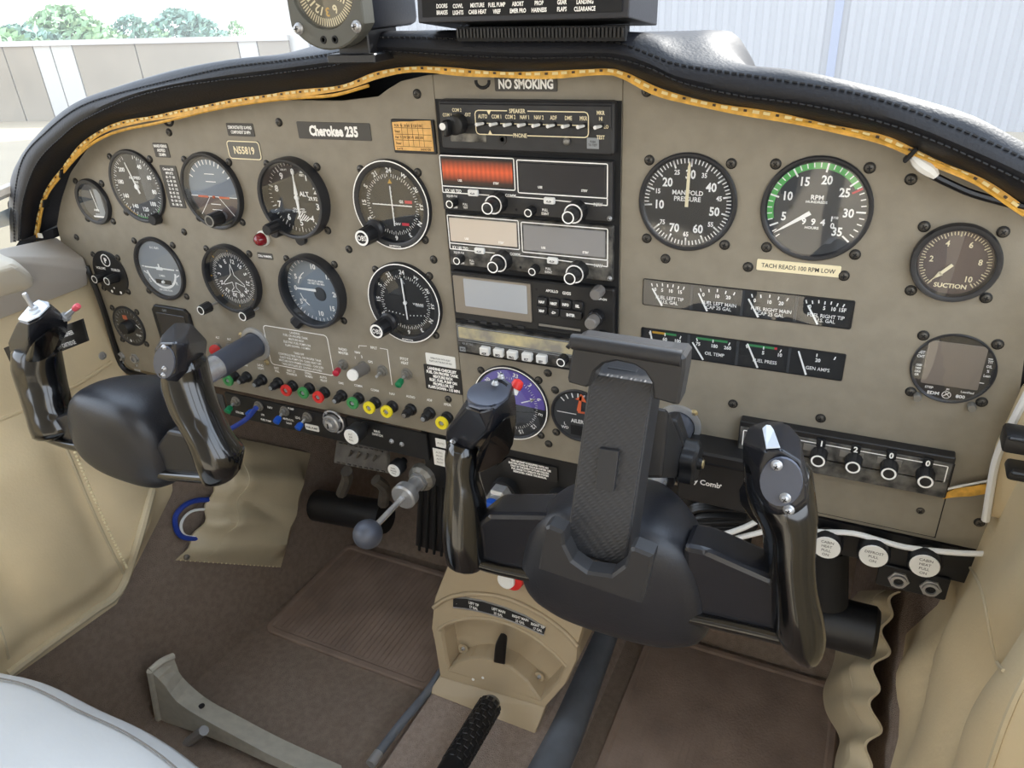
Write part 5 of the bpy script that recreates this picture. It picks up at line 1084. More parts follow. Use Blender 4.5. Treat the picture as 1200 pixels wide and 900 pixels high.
m = MB(); q4 = HP([(4, 408, -150), (95.5, 374, -150), (102.5, 400, -150), (16, 434, -150)]); m.hull(q4+[p+Vector((0, 2.5, 0)) for p in q4], .3); cd_ = m.build('label_card', m_black, YL)
ex = (q4[1]-q4[0]).normalized(); ez = (q4[0]-q4[3]).normalized()
for s, k, v in (('A  ENGINEER', .79, .62), ('AT  CARTRIDGE', .76, .2)):
    m = MB(); m.text(s, 0, 0, 4.2, 0, .8, .02); o = m.build('lettering', m_white, cd_); pos = q4[3].lerp(q4[2], k).lerp(q4[0].lerp(q4[1], k), v)+Vector((0, -.4, 0)); mm = Matrix((ex, Vector((0, 1, 0)), ex.cross(Vector((0, -1, 0)))*-1 if 0 else Vector((-ex.z, 0, ex.x)))).transposed().to_4x4(); mm.translation = pos*.001; o.matrix_local = mm
h = horn(YL, [((236, 556), (284, 542), -192, 22), ((231, 540), (285, 530), -192, 23), ((222, 516), (273, 513), -191, 22), ((205, 489), (261, 489), -188, 21), ((196, 468), (251, 464), -185, 21), ((191, 450), (245, 441), -181, 22), ((190, 430), (241, 422), -178, 22)])
arm(h, [(165, 545), (185, 556), (254, 562), (254, 545), (228, 512), (195, 505)], -200, -170, 3, [(170, 549), (190, 556), (255, 562)])
m = MB(); m.hull(HP([(181, 410, -202), (188, 402, -202), (204, 402, -202), (207, 410, -202), (207, 437, -204), (194, 446, -206), (185.6, 441, -206), (180.4, 428, -204), (190, 392, -186), (204, 378, -164), (224, 379, -156), (217, 394, -184), (220, 403, -192), (218, 434, -194), (208, 448, -198), (243, 399, -142), (240, 423, -142), (226, 382, -150), (238, 440, -160)]), 1.2); m.build('grip_head', m_head, h)
pl = HP([(500/4.5+70, 180/4.5+370, -202)]+[(194+13.2*math.cos(a), 423.5+20*math.sin(a), -203) for a in [2*PI*i/18 for i in range(18)]][:0]) 
pl = HP([(194+12.6*math.cos(a), 424+19.5*math.sin(a), -202.8-1.2*math.sin(a)) for a in [2*PI*i/20 for i in range(20)]]); o, n = plate_on(h, pl, .8, 'round_plate', m_plate)
for q in ((194.5, 406), (195, 431), (194, 438.5)): axis_me(h, steel_me, P(*q, -203.5)+n*1.6, n, sc=1.1)
# -- right yoke
h = horn(YR, [((522, 644), (572, 650), -194, 24), ((519, 626), (572, 630), -194, 24), ((519, 600), (571, 604), -192, 22), ((521, 576), (569, 581), -189, 21), ((523, 556), (563, 561), -186, 20), ((522, 535), (563, 546), -183, 20), ((524, 516), (566, 524), -180, 20)])
arm(h, [(524, 640), (534, 656), (620, 676), (648, 676), (648, 604), (572, 603)], -202, -172, 4, [(530, 649), (575, 664), (630, 676)])
m = MB(); m.hull(HP([(546, 469, -196), (558, 453, -178), (587, 442, -164), (602, 452, -160), (596, 470, -180), (581, 482, -198), (562, 483, -206), (547, 478, -204), (523, 504, -192), (523.5, 521, -186), (538, 530, -188), (552, 527, -192), (572, 504, -204), (579, 478, -200), (605, 472, -158), (606, 495, -156), (596, 512, -166), (522, 512, -160)]), 1.4); m.build('grip_head', m_head, h)
m = MB(); m.hull(HP([(556, 532, -198), (574, 508, -202), (594, 486, -186), (606, 484, -166), (605.5, 505, -160), (601, 528, -160), (588, 543, -168), (566, 554, -182), (556, 556, -190)]), 3); m.build('thumb_rest', m_gloss, h)
pl = HP([(548, 470, -195.5), (559, 454, -178), (587, 443.5, -164.5), (600, 452.5, -161.5), (594.5, 469.5, -180.5), (581, 480.5, -198), (562, 481.5, -205.5), (549, 477.5, -203)]); o, n = plate_on(h, pl, 1.0, 'head_plate', m_plate)
cc = sum(pl, Vector())/8; m = MB(); m.lathe([(18.6, 1.6), (18.4, 3.8), (17.8, 4.1), (.1, 4.1)], cc+Vector((-1, 0, 0)), n, 26, sc=(.88, .72)); m.build('round_plate', m_plate, h)
for q, y in (((579.5, 455.5), -178), ((558.5, 474.5), -192), ((586.5, 447.5), -168)): axis_me(h, steel_me, P(*q, y)+n*4, n, sc=1.2)
axis_me(h, steel_me, P(531, 518, -190), (CAM-P(531, 518, -190)).normalized(), sc=1.1)
a, b = P(601, 461, -158), P(607, 449, -154); m = MB(); m.cyl(a, a.lerp(b, .7), 3.4, n=12, mi=0); m.lathe([(4, 0), (4.4, 3), (3.6, 6), (1.6, 7)], a.lerp(b, .5), b-a, 14, mi=1); m.build('push_button', [m_wplast, m_red], h)
h = horn(YR, [((918, 752), (956, 754), -192, 20), ((906, 738), (962, 738), -194, 24), ((903, 712), (961, 715), -194, 24), ((901, 682), (954, 686), -193, 22), ((898, 650), (951, 653), -191, 21), ((896, 624), (951, 626), -188, 22), ((884, 600), (953, 603), -184, 24), ((876, 575), (951, 575), -180, 23), ((874, 545), (948, 545), -176, 20)])
arm(h, [(800, 640), (826, 645), (906, 680), (912, 735), (945, 755), (816, 724), (800, 718)], -202, -174, 4, [(806, 722), (860, 734), (940, 753)])
m = MB(); m.hull(HP([(863, 570, -170), (873, 556, -182), (893, 590, -196), (912, 618, -198), (896, 622, -186), (880, 610, -176), (866, 590, -168)]), 3); m.build('thumb_rest', m_gloss, h)
m = MB(); m.hull(HP([(889.5, 549, -205), (896.6, 528, -203), (916, 527, -203), (938.5, 541, -204), (946, 567, -206), (945, 586, -207), (929, 598.5, -208), (911, 600, -208), (899, 592, -207), (892, 572, -206), (892, 502, -180), (903, 499, -178), (870, 518, -178), (877, 499, -168), (897, 493, -166), (922, 494, -166), (938, 512, -176), (941.5, 541, -186), (870, 545, -176), (948, 565, -190), (876, 575, -184), (948, 590, -196), (905, 608, -200), (930, 606, -200)]), 1.4); m.build('grip_head', m_head, h)
pl = HP([(916+25.5*math.cos(a), 563+29*math.sin(a), -205.5-1.6*math.sin(a)) for a in [2*PI*i/24 for i in range(24)]]); o, n = plate_on(h, pl, .9, 'round_plate', m_plate, 1.4)
for q in ((911, 543), (921, 581), (925, 595)): axis_me(h, steel_me, P(*q, -206.5)+n*2.0, n, sc=1.5)
pl = HP([(893.5, 504, -182.5), (898, 500, -179.5), (903, 500.5, -179.5), (907, 506, -182), (914.5, 526.5, -203), (898, 527.5, -203)]); plate_on(h, pl, .9, 'top_facet_highlight', m_satin, .6)  # pale plate paints a sky highlight onto the black head facet

# ------------------------------------------------------------------ phone holder clamped to the right yoke
t = thing('phone_holder', 'black spring phone holder with a woven pad in front of the right yoke hub', 'phone holder', (0, 0, 0))
def slab(px, th, bev, mi=0):
    pts = HP(px); n = Vector((0, 1, 0)); m = MB(); m.hull(pts+[p+n*th for p in pts], bev); return m
pad = [(695, 438, -224), (764, 449.5, -224), (731, 664, -256), (664, 644, -256)]
slab([(691, 436, -222), (767, 448, -222), (734, 668, -255), (662, 647, -255)], 24, 1.5).build('back_body', m_holder, t)
slab(pad, 3, .4).build('woven_pad', m_carbon, t)
slab([(702, 526, -239), (725, 529, -239), (719, 577, -246), (697.5, 572, -246)], 3, .4).build('release_button', m_holder, t)
def prism_px(px, yf, th, bev, tilt=0):
    m = MB(); ref = sum(b for a, b in px)/len(px)
    F = [P(a, b, yf+(tilt*(b-ref))) for a, b in px]; c = sum(F, Vector())/len(F)
    pl = [(p.x, p.z) for p in F]; ins = inset_poly(pl, bev)
    rows = [[p+Vector((0, th, 0)) for p in F], [p+Vector((0, bev, 0)) for p in F], [Vector((q[0], p.y, q[1])) for p, q in zip(F, ins)]]
    m.rings(rows, True, True, True, 0, False); return m
prism_px([(672, 402), (679, 399), (782, 414.5), (799, 416), (803, 421), (802, 437), (795, 475), (789, 475), (765, 468), (763, 449), (755, 436), (742.7, 428.5), (721.7, 424), (707.7, 427), (697, 436), (691, 453), (686, 455), (666, 449.5), (664.5, 444)], -238, 15, 1.6).build('top_clamp', m_holder, t)
m = MB(); m.tube([P(a, b, -236) for a, b in ((673, 403), (679, 401), (782, 417), (799, 420))], 4.5, 10); m.build('clamp_lip', m_holder, t)
prism_px([(638, 619), (643, 617), (660, 624), (661, 640), (670, 658), (688, 671), (716, 675), (731, 664), (738, 644), (743, 643), (765, 652), (764, 660), (752, 708), (745, 707), (630, 668)], -272, 11, 1.6).build('bottom_clamp', m_holder, t)
slab([(712, 430, -214), (746, 436, -214), (742, 470, -220), (706, 462, -220)], 4, .4).build('slider', m_holder, t)
# arm, ring clamp round the shaft and star knob
m = MB(); m.lathe([(19, 0), (19, 24), (14, 24), (14, 0)], (585.5, -64, -160.3), n=28, cap=False, smooth=False); m.build('shaft_clamp', m_black, t)
m = MB(); m.hull(HP([(740, 470, -205), (784, 480, -200), (776, 560, -205), (735, 560, -210)])+HP([(784, 500, -140), (800, 520, -120), (795, 560, -120), (780, 560, -140)]), 2); m.build('ball_arm', m_black, t)
slab([(781, 492, -118), (792, 492, -118), (802, 521, -118), (802, 545, -118), (793, 570, -118), (786, 552, -118), (778, 521, -118)], 14, 2).build('bracket', m_black, t)
c = P(809, 541, -116); m = MB(); rows = []
for x_, k in ((-7, .8), (-5, 1), (4, 1), (6, .85)): rows.append([c+Vector((x_, 15.5*k*(1+.13*math.cos(5*a))*math.cos(a), 15.5*k*(1+.13*math.cos(5*a))*math.sin(a))) for a in [2*PI*i/40 for i in range(40)]])
m.rings(rows, True, True, True); m.build('star_knob', m_black, t)
m = MB(); m.cyl(c+Vector((-22, 0, 0)), c+Vector((9, 0, 0)), 5, n=12); m.cyl(c+Vector((8, 0, 0)), c+Vector((10, 0, 0)), 3.5, n=10, mi=1); m.build('knob_bolt', [m_black, m_brass], t)

# ------------------------------------------------------------------ under the panel
t = thing('under_panel_shelf', 'black metal sub-panel running below the instrument panel', 'bracket', (0, 0, 0))
m = MB(); m.bx(21, 205, -6, -3, -262, BOT-2); m.build('switch_face', m_under, t)
m = MB(); m.bx(205, 312, -4, -1, -262, BOT-1); m.build('ignition_face', m_under, t)
m = MB(); m.bx(302, 642, 2, 6, -300, BOT); m.build('centre_face', m_under, t)
m = MB(); m.bx(690, 836, -2, 2, -262, BOT-1); m.build('heater_face', m_under, t)
m = MB(); m.bx(-140, 700, 7, 200, BOT-2, BOT+2); m.build('top_web', m_under, t)
m = MB(); m.bx(312, 650, 90, 110, -420, BOT); m.bx(330, 650, 20, 90, -350, -300, 4); m.build('control_housing', m_matte, t)
m = MB(); m.line((-3, 0), (3, 0), .1, 0)
m = MB(); P0 = XZ(259, 471, -6); m.bx(P0[0]-14, P0[0]+6, -6.4, -5.2, P0[1]-13, P0[1]+11); m.build('grained_plate', m_gdial, t)
m = MB()
for s, px, py, cp in (('STROBE', 281, 483.5, 2.8), ('NAV', 316.5, 477.5, 3), ('LTS', 308, 486, 2.4), ('FUEL PUMP', 312, 492.5, 2.6), ('ANTI-COL', 338, 491.5, 2.8), ('LIGHT', 339, 496, 2.4), ('LDG', 349, 489.5, 3), ('PUMP', 341, 479, 2.8), ('MAG\nSWITCH', 442, 507.5, 3)): x, z = XZ(px, py, -6); m.text(s, x, z, cp, -6.2, .9, .03)
m.build('lettering', m_wlabel, t)
m = MB(); x, z = XZ(366, 501, -6); m.prism(rrect(x-10, x+10, z-4, z+4, 1.5), -6, -6.8, .1); m.build('pump_label', m_wlabel, t)
for px_, py_ in ((458, 518), (470, 521.5), (483.5, 528)): q_ = XZ(px_, py_, -6); put(steel_me, t, q_[0], q_[1], 0 if px_ > 480 else -4).scale = (1.3, 1.3, 1.3); m = MB(); m.text('FUEL PUMP', x, z, 2.6, -7, .9, .02); m.build('lettering', m_dprint, t)
for (px, py), tip, mt, lb in (((277, 470), (266, 483), m_dgreen, 'green lever toggle at the left end of the lower switch row'), ((303.5, 475.5), (290, 487), m_blue, 'blue lever toggle next to the green one in the lower row'), ((334, 481.5), (323, 495.5), m_blue, 'middle one of the three blue lever toggles'), ((360.5, 488.5), (348, 503), m_blue, 'rightmost blue lever toggle beside the ignition switch')):
    toggle(lb, px, py, mt, tip, 20, 4, -6, grp='lower switch row', name='rocker_toggle')
x, z = XZ(391, 494, -6); t = thing('ignition_switch', 'round silver ignition switch with a key barrel below the breakers', 'switch', (x, -6, z)); m = MB(); m.lathe([(15, 0), (15, 1), (14, 1.6), (13, 1.2)], n=28, cap=False); m.build('rim', m_silver, t); m = MB(); m.lathe([(13, .6), (.1, .6)], n=24, cap=False); m.build('backing', m_under, t)
m = MB(); m.lathe([(11, .6), (11, 5), (9.5, 6), (8.5, 4.5), (6.5, 4.5), (6, 9), (4.5, 10), (.1, 10)], (-1, 0, -1), n=26); m.build('barrel', m_steel, t); m = MB(); m.box((-1, -10.2, -1), (1.4, .8, 6)); m.build('key_slot', m_matte, t)
for a, b in ((-8, 11), (11, 4), (5, -12)): put(steel_me, t, a, b, -1)
def disc_knob(label, px, py, ln, r, s, name='push_pull_knob', base=0, cap=2.6, sh=0):
    x, z = XZ(px, py, base-ln); t = thing(name, label, 'knob', (x, base, z)); m = MB(); m.lathe([(r*.55, 0), (r*.55, ln*.3), (r*1.12, ln*.4), (r*1.15, ln-3), (r*1.02, ln-.4)], n=24); m.build('barrel', m_black, t)
    m = MB(); m.lathe([(r, ln-.8), (r*.95, ln+.6), (.1, ln+.6)], n=24, smooth=False); o = m.build('label_disc', m_wlabel, t); m = MB(); m.text(s, 0, 0, cap, -ln-.8, .95, .01, lead=1.7); m.build('lettering', m_plac, t); return t
disc_knob('white disc knob right of the ignition switch', 411.5, 512, 26, 9.6, 'ALT\nAIR\nPULL', base=-4, cap=2.2)
disc_knob('white disc knob lower beside the rudder pedal', 461.5, 551.5, 22, 8.2, 'PARK\nBRAKE\nPULL', base=10, cap=2)
disc_knob('white heater knob, first of the three at the lower right', 968.5, 642, 20, 11.5, 'CABIN\nHEAT\nPULL\nON', base=-2)
disc_knob('white DEFROST PULL ON knob, middle one of the three at the lower right', 1023.5, 652, 20, 11.5, 'DEFROST\nPULL\nON', base=-2)
disc_knob('white heater knob nearest the right wall, above the two jacks', 1083.5, 663.5, 20, 11.5, 'CABIN\nHEAT\nPULL\nON', base=-2)
# jack bracket
x0, z1 = XZ(1030, 664, -6); x1, z0 = XZ(1108, 702, -6); t = thing('jack_bracket', 'black bracket with two headset jacks under the heater knobs', 'bracket', ((x0+x1)/2, -6, (z0+z1)/2)); hw, hh = (x1-x0)/2, (z1-z0)/2
m = MB(); m.prism(rrect(-hw, hw, -11, 12, 2), 3, 0, .5); m.build('plate', m_under, t)
for px, py in ((1053, 681), (1090.5, 690.5)):
    x, z = XZ(px, py, -8); x -= (x0+x1)/2; z -= (z0+z1)/2; m = MB(); m.lathe([(8.6, 0), (8.6, 1.6), (7.4, 1.8)], (x, 0, z), n=6, smooth=False); m.lathe([(6.6, 1.6), (6.4, 4), (4.2, 4.2), (4, 2.3), (.1, 2.3)], (x, 0, z), n=18); m.lathe([(3.9, 2.5), (.1, 2.5)], (x, 0, z), n=14, mi=1, cap=False); m.build('jack', [m_steel, m_matte], t)
# small white paper labels
for px, py, w_, h_, s, lb in ((517, 519, 13, 11, 'AUTO', 'upper white paper label left of the black grip'), (515.5, 536, 16, 22, 'AUTO\nPILOT\nAUTO\nPILOT', 'taller white paper label hanging under the panel left of the grip')):
    x, z = XZ(px, py, -1); t = thing('paper_label', lb, 'label', (x, -1 if h_ > 12 else -1.6, z)); m = MB(); m.prism(rrect(-w_/2, w_/2, -h_/2, h_/2, .5), 0, -.5, .1); m.build('paper', m_wlabel, t); m = MB(); m.text(s, 0, 0, 2.4, -.65, .9, 0, lead=1.8); m.build('lettering', m_plac, t)
# long rod control with ball end
b0 = P(497, 557, 4); xx, zz = b0.x, b0.z
def ylen(px, py):  # depth where the axis passes the given column
    lo, hi = -500, 60
    for _ in range(40):
        mid_ = (lo+hi)/2; v = Vector((xx, mid_, zz))-CAM; u = 600+FPX*v.dot(r_)/v.dot(f_)
        if u > px: hi = mid_
        else: lo = mid_
    return mid_
y1, y2, y3 = ylen(478, 0), ylen(474, 0), ylen(431, 0)
t = thing('ball_end_control', 'silver push rod control with a dark metal ball end below the breakers', 'control', (xx, 0, zz))
m = MB(); m.lathe([(17, -4), (16, 4), (12, 8)], n=14, smooth=False); m.build('rough_boss', m_dsteel, t)
m = MB(); m.lathe([(11.5, 6), (11.5, 12)], n=6, smooth=False); m.lathe([(8.4, 10), (8.4, -y1)], n=20); m.lathe([(14.5, -y1), (15, -y1+2), (15, -y2+3), (13, -y2+5), (.1, -y2+5)], n=26); m.build('barrel', m_steel, t)
m = MB(); m.cyl((0, y2, 0), (0, y3+10, 0), 3.4, n=12); m.build('rod', m_silver, t); m = MB(); m.ball((0, y3, 0), 15.5, 24); m.build('ball', m_plate, t)
# hydraulic style fittings
for (px, py), tipx, mt, lb in (((590, 577), 576, m_blue, 'hexagonal steel fitting with a blue ring beside the left grip of the right yoke'), ((655, 590), 646, m_silver, 'bare hexagonal steel fitting left of the phone holder')):
    p = P(px, py, -6); t = thing('pipe_fitting', lb, 'fitting', (p.x, -6, p.z)); m = MB(); m.lathe([(15, -12), (15, 2), (11, 3)], n=16); m.build('boss', m_matte, t); m = MB(); m.lathe([(13.5, 3), (13.5, 15), (11, 18)], n=6, smooth=False); m.build('hex_nut', m_silver, t); m = MB(); m.lathe([(9, 16), (9, 26), (7, 26)], n=18); m.build('collar', m_steel, t)
    m = MB(); m.lathe([(9.6, 25), (9.6, 33), (6, 34), (6, 30), (.1, 30)] if mt is m_blue else [(6, 25), (5, 32), (3, 34), (.1, 34)], n=18); m.build('ring' if mt is m_blue else 'nipple', mt, t)
# black box with white lettering, cables
q = [P(a, b, -30) for a, b in ((796, 524), (880, 543), (874, 604), (792, 583))]
t = thing('avionics_box', 'black box with small white lettering under the panel, behind the star knob', 'box', (0, 0, 0)); m = MB(); X0, X1 = q[0].x, q[1].x+10; Z1, Z0 = (q[0].z+q[1].z)/2, (q[2].z+q[3].z)/2; m.bx(X0, X1, -30, 5, Z0, Z1, 2); m.build('case', m_black, t)
m = MB(); m.bx(X0, X1, -31, -29, Z1-11, Z1-9.5); m.build('case_seam', m_matte, t)
m = MB(); x, z = XZ(829, 565.5, -30); m.text('y Comb', x, z, 5.2, -31.2, .95, .025); m.flat(circle(.9, 8, XZ(845, 568, -30)[0], XZ(845, 568, -30)[1]), -31.1); m.build('lettering', m_white, t)
t = thing('cable_bundle', 'coiled bundle of black cables under the lettered black box', 'cable')
for i in range(7):
    m = MB(); r0 = i*2.6; pts = [P(a, b+i*3.2, -6-2*(i % 3)) for a, b in ((806, 600), (815, 592), (840, 590), (870, 592), (885, 598), (870, 604), (835, 606), (812, 606))]; m.tube(pts, 2.6, 7, sub=4); m.build('cable', m_cable, t)
m = MB(); m.tube([P(a, b, 20) for a, b in ((830, 640), (850, 632), (868, 640), (880, 655), (870, 668), (850, 660))], 8, 8); m.build('hose', m_cable, t)
m = MB(); m.tube([P(a, b, -22) for a, b in ((806, 632), (820, 634.5), (845, 635), (870, 629), (890, 624), (905, 620))], 2.6, 8); tag(m.build('white_cable', m_wcable), 'lower white cable crossing behind the right grip', 'cable')
m = MB(); m.tube([P(a, b, -24) for a, b in ((820, 632), (845, 627), (870, 619), (890, 609), (905, 600))], 2.6, 8); tag(m.build('white_cable', m_wcable), 'upper white cable slanting up behind the right grip', 'cable')
m = MB(); m.tube([P(a, b, -14) for a, b in ((940, 623), (970, 623.5), (1000, 625), (1030, 633), (1060, 641), (1100, 646), (1134, 648.5), (1160, 649))], 2.4, 8); tag(m.build('white_cable', m_wcable), 'white cable running right along the lower panel edge above the heater knobs', 'cable')
m = MB(); m.tube([P(a, b, -26) for a, b in ((826, 632), (830, 632), (834, 632))], 4.4, 8); tag(m.build('cable_tie', m_cable), 'black tie round the white cables', 'cable tie')
# yellow tape and white strip at the right panel edge
dp = thing('door_post', 'beige door post edged with a white welt at the right end of the panel', 'door post')
m = MB(); q = HP([(1157, 606, -14), (1168, 535, -16), (1203, 462, -18), (1300, 440, -40), (1300, 640, -40)]); m.hull(q+[p+Vector((0, 22, 0)) for p in q], 3); m.build('post', m_beige, dp)
m = MB(); m.tube([P(a, b, -17) for a, b in ((1155, 610), (1163, 560), (1170, 532), (1186, 497), (1206, 458))], 3, 8); m.build('white_welt', m_wplast, dp)
t = thing('tape_end_strip', 'yellow tape with white edge going behind the door post under the engine monitor', 'lamp strip'); pts = [P(a, b, -8) for a, b in ((1104, 583), (1120, 578), (1145, 574), (1172, 569))]
for off, wd, mt, nm_ in ((0, 5, m_ribbon, 'tape'), (5.2, 1.2, m_wplast, 'white_edge')):
    m = MB(); rows = []; pp = spline(pts, 5)
    for i, p in enumerate(pp):
        d = (pp[min(i+1, len(pp)-1)]-pp[max(i-1, 0)]).normalized(); nn = Vector((-d.z, 0, d.x)); c = p+nn*off; w2 = wd*(.3+.7*min(1, i/8)); rows.append([c+nn*w2, c+nn*w2+Vector((0, 1, 0)), c-nn*w2+Vector((0, 1, 0)), c-nn*w2])
    m.rings(rows, True, True, True, smooth=False); m.build(nm_, mt, t)
# hook clips on the right door edge
for px, py, lb, k in ((1188, 514, 'upper black latch piece on the right wall beside the panel', 1), (1192, 551, 'lower slim black latch handle on the right wall', .55)):
    p = P(px, py, -46); t = thing('door_latch', lb, 'latch', p); m = MB(); m.box((10, 0, 0), (34, 20, 15*k), 3, seg=2); m.build('body', m_black, t); m = MB(); m.box((10, -8, 5*k), (30, 6, 3), 1); m.build('lever', m_bezel, t)
# rudder pedals
t = thing('rudder_pedal', 'grey metal rudder pedal with embossed face under the switch row', 'pedal', (0, 0, 0)); q = HP([(394, 516, 150), (453, 528, 150), (456, 556, 128), (390, 543, 128)])
m = MB(); m.hull(q+[p+Vector((0, 9, 6)) for p in q], 2); m.build('pedal_plate', m_pedal, t)
m = MB(); nn = (q[1]-q[0]).cross(q[3]-q[0]).normalized(); nn = nn if nn.y < 0 else -nn; exq = (q[1]-q[0]).normalized(); ezq = exq.cross(nn)*-1; ezq = ezq if ezq.z > 0 else -ezq
for i in range(9):
    for j in (0, 1):
        u = .1+.1*i; v = .08+.84*j; m.box(q[0].lerp(q[1], u).lerp(q[3].lerp(q[2], u), v)+nn*.6, (5, 2, 2), 0)
for u in (.3, .45, .6, .75): m.box(q[0].lerp(q[1], u).lerp(q[3].lerp(q[2], u), .5)+nn*.8, (3, 2, 20), 0, Matrix.Rotation(.5, 3, 'Y'))
m.build('raised_grip', m_pedal, t, kind='stuff')
for (a, b), (c_, d_2) in (((406, 552), (400, 578)), ((440, 562), (449, 590))):
    m = MB(); m.tube([P(a, b, 140), P((a+c_)/2+(4 if a < 420 else 6), (b+d_2)/2-4, 150), P(c_, d_2, 160)], 9, 8); m.build('pedal_strut', m_pedal, t)
m = MB(); m.cyl(P(372, 592, 190), P(452, 606, 190), 27, n=20); tag(m.build('foam_roller', m_cable if 0 else m_black), 'thick black roll behind the grey rudder pedal', 'roller')
t = thing('brake_pedal', 'black ribbed pedal block left of the right yoke', 'pedal'); q = HP([(490, 560, 100), (532, 566, 100), (532, 652, 130), (486, 640, 130)]); m = MB(); m.hull(q+[p+Vector((0, 30, 0)) for p in q], 3); m.build('block', m_black, t)
for i in range(5):
    u = .12+.19*i; m = MB(); a = q[0].lerp(q[1], u); b = q[3].lerp(q[2], u); m.tube([a+Vector((0, -1, 0)), b+Vector((0, -1, -4))], 2.2, 6, sub=1); m.build('rib', m_matte, t)
m = MB(); m.cyl(P(972, 640, 30), P(972, 705, 30), 17, n=16); tag(m.build('duct_drop', m_matte), 'black upright duct below the first heater knob', 'duct')
m = MB(); m.lathe([(6, -44), (24, -42), (26, -30), (26, 40), (22, 44)], P(972, 728, 40), (1, 0, 0), 22); tag(m.build('duct_end', m_black), 'black cylinder behind the lower end of the right grip', 'duct')

# ------------------------------------------------------------------ footwell
def matx(label, x0, x1, y0, y1, rot=0):
    t = thing('floor_mat', label, 'mat', ((x0+x1)/2, (y0+y1)/2, FL)); hw, hd = (x1-x0)/2, (y1-y0)/2; o = rrect(-hw, hw, -hd, hd, 18)
    m = MB(); rows = [[Vector((a, b, 0)) for a, b in o], [Vector((a, b, 4)) for a, b in o], [Vector((a, b, 6)) for a, b in inset_poly(o, 2)], [Vector((a, b, 6)) for a, b in inset_poly(o, 9)], [Vector((a, b, 4)) for a, b in inset_poly(o, 12)]]; m.rings(rows, True, True, True, smooth=False); m.build('base', m_mat, t)
    m = MB(); n = int((x1-x0-34)/9)
    for i in range(n):
        xx_ = -hw+20+i*9; m.bx(xx_, xx_+6.5, -hd+16, hd-16, 3.9, 4.7)
    m.build('ribs', m_mat, t, kind='stuff'); t.rotation_euler = (0, 0, rot); return t
matx('brown ribbed floor mat in the left footwell', -86, 232, 36, 268, 0); matx('brown ribbed floor mat in the right footwell', 498, 782, -260, 276, 0)
# grey ducts and edge strip along the tunnel
m = MB(); m.tube([PZ(a, b, -690) for a, b in ((712, 735), (698, 770), (680, 815), (662, 860), (640, 905), (610, 960))], lambda k: 20+7*k, 14); tag(m.build('heater_duct', m_tubeg), 'grey blue tube lying along the right side of the tunnel', 'duct')
t = thing('edge_cable', 'thin grey blue tube along the left tunnel edge with a steel end', 'cable'); m = MB(); m.tube([PZ(a, b, -668) for a, b in ((522, 780), (500, 812), (470, 848), (444, 882))], 6, 10); m.build('sheath', m_tubeg, t); m = MB(); m.cyl(PZ(444, 882, -668), PZ(434, 896, -668), 6.6, n=12); m.build('steel_end', m_steel, t)
# fuel selector console: built on a leaning front plane
def FP(px, py, off=0):
    d = ray(px, py); k = .228; # plane y = 18 + k (z+670) - off
    tt = (18+k*(CAM.z+670)-off-CAM.y)/(d.y-k*d.z); return CAM+d*tt
t = thing('fuel_selector_console', 'beige console between the footwells with an arched recess and black selector lever', 'console')
out = [(515, 794), (508, 752), (504.5, 736), (508, 702), (528, 652), (560, 640), (640, 655), (700, 690), (686, 729), (678, 757), (677, 774), (663, 803), (639, 830), (577, 812)]
rec = [(524, 786), (517, 745), (517.5, 737), (536.7, 728.6), (555, 726.5), (575, 728.5), (594.5, 733), (612, 741), (630, 752), (649.4, 767.6), (663, 782), (655, 800), (634, 822), (580, 803)]
n_in = Vector((0, 1, -.228)).normalized(); B_ = Vector((0, 1, 0))
O_ = [FP(*q) for q in out]; R_i = [FP(*q) for q in rec]; cR = sum(R_i, Vector())/len(R_i)
m = MB(); m.rings([[p+B_*150 for p in O_], [p+B_*6 for p in O_], [sum(O_, Vector())/len(O_)*.02+p*.98 for p in O_], [cR*(-.04)+p*1.04 for p in R_i], R_i, [(cR*.03+p*.97)+B_*4 for p in R_i], [(cR*.07+p*.93)+B_*26 for p in R_i]], True, False, True, smooth=False); m.build('body', m_cons, t)
m = MB(); hp = [(524, 785), (535, 776), (550, 771.5), (566, 770.5), (582, 774), (600, 783), (618, 798), (634, 821)]; H_ = [FP(*q) for q in hp]; m.rings([[p+B_*30 for p in H_], [p+B_*2 for p in H_], [sum(H_, Vector())/8*.05+p*.95-B_*1 for p in H_]], True, False, True, smooth=False); m.build('selector_drum', m_cons, t)
m = MB(); m.tube([FP(a, b, 1) for a, b in ((508, 712), (520, 703), (537, 697.5), (560, 696), (585, 699), (612, 708.5), (640, 724), (662, 741), (677, 757))], 3.2, 10); m.build('arch_rim', m_cons, t)
m = MB(); m.tube([FP(a, b, 0) for a, b in ((514, 738), (524, 731), (540, 726), (558, 724), (578, 726), (600, 733), (625, 746), (648, 764), (664, 781))], 2.6, 8); m.build('arch_rim', m_cons, t)
L4 = [FP(515, 793), FP(639, 829), PZ(627, 860, -669), PZ(502, 812, -669)]; m = MB(); m.hull(L4+[p+B_*40 for p in L4], 1.5); m.build('base_lip', m_cons, t)
up_ = [(531, 701.5), (545, 702), (565, 705.5), (590, 713), (615, 723), (639, 737)]; lo_ = [(531, 711), (545, 712.5), (565, 716.5), (588, 723), (612, 732), (637, 743.5)]
def band(ex, off, name, mt):
    a = [FP(x, y-ex, off) for x, y in up_]; b = [FP(x, y+ex, off) for x, y in lo_]; m = MB(); m.rings([a, b], False, smooth=False); m.rings([[p+B_*(off+2) for p in a], a], False); m.rings([b, [p+B_*(off+2) for p in b]], False); return m.build(name, mt, t)
band(1.6, 1.6, 'placard_frame', m_steel); pc = band(0, 2.2, 'placard', m_bplac)
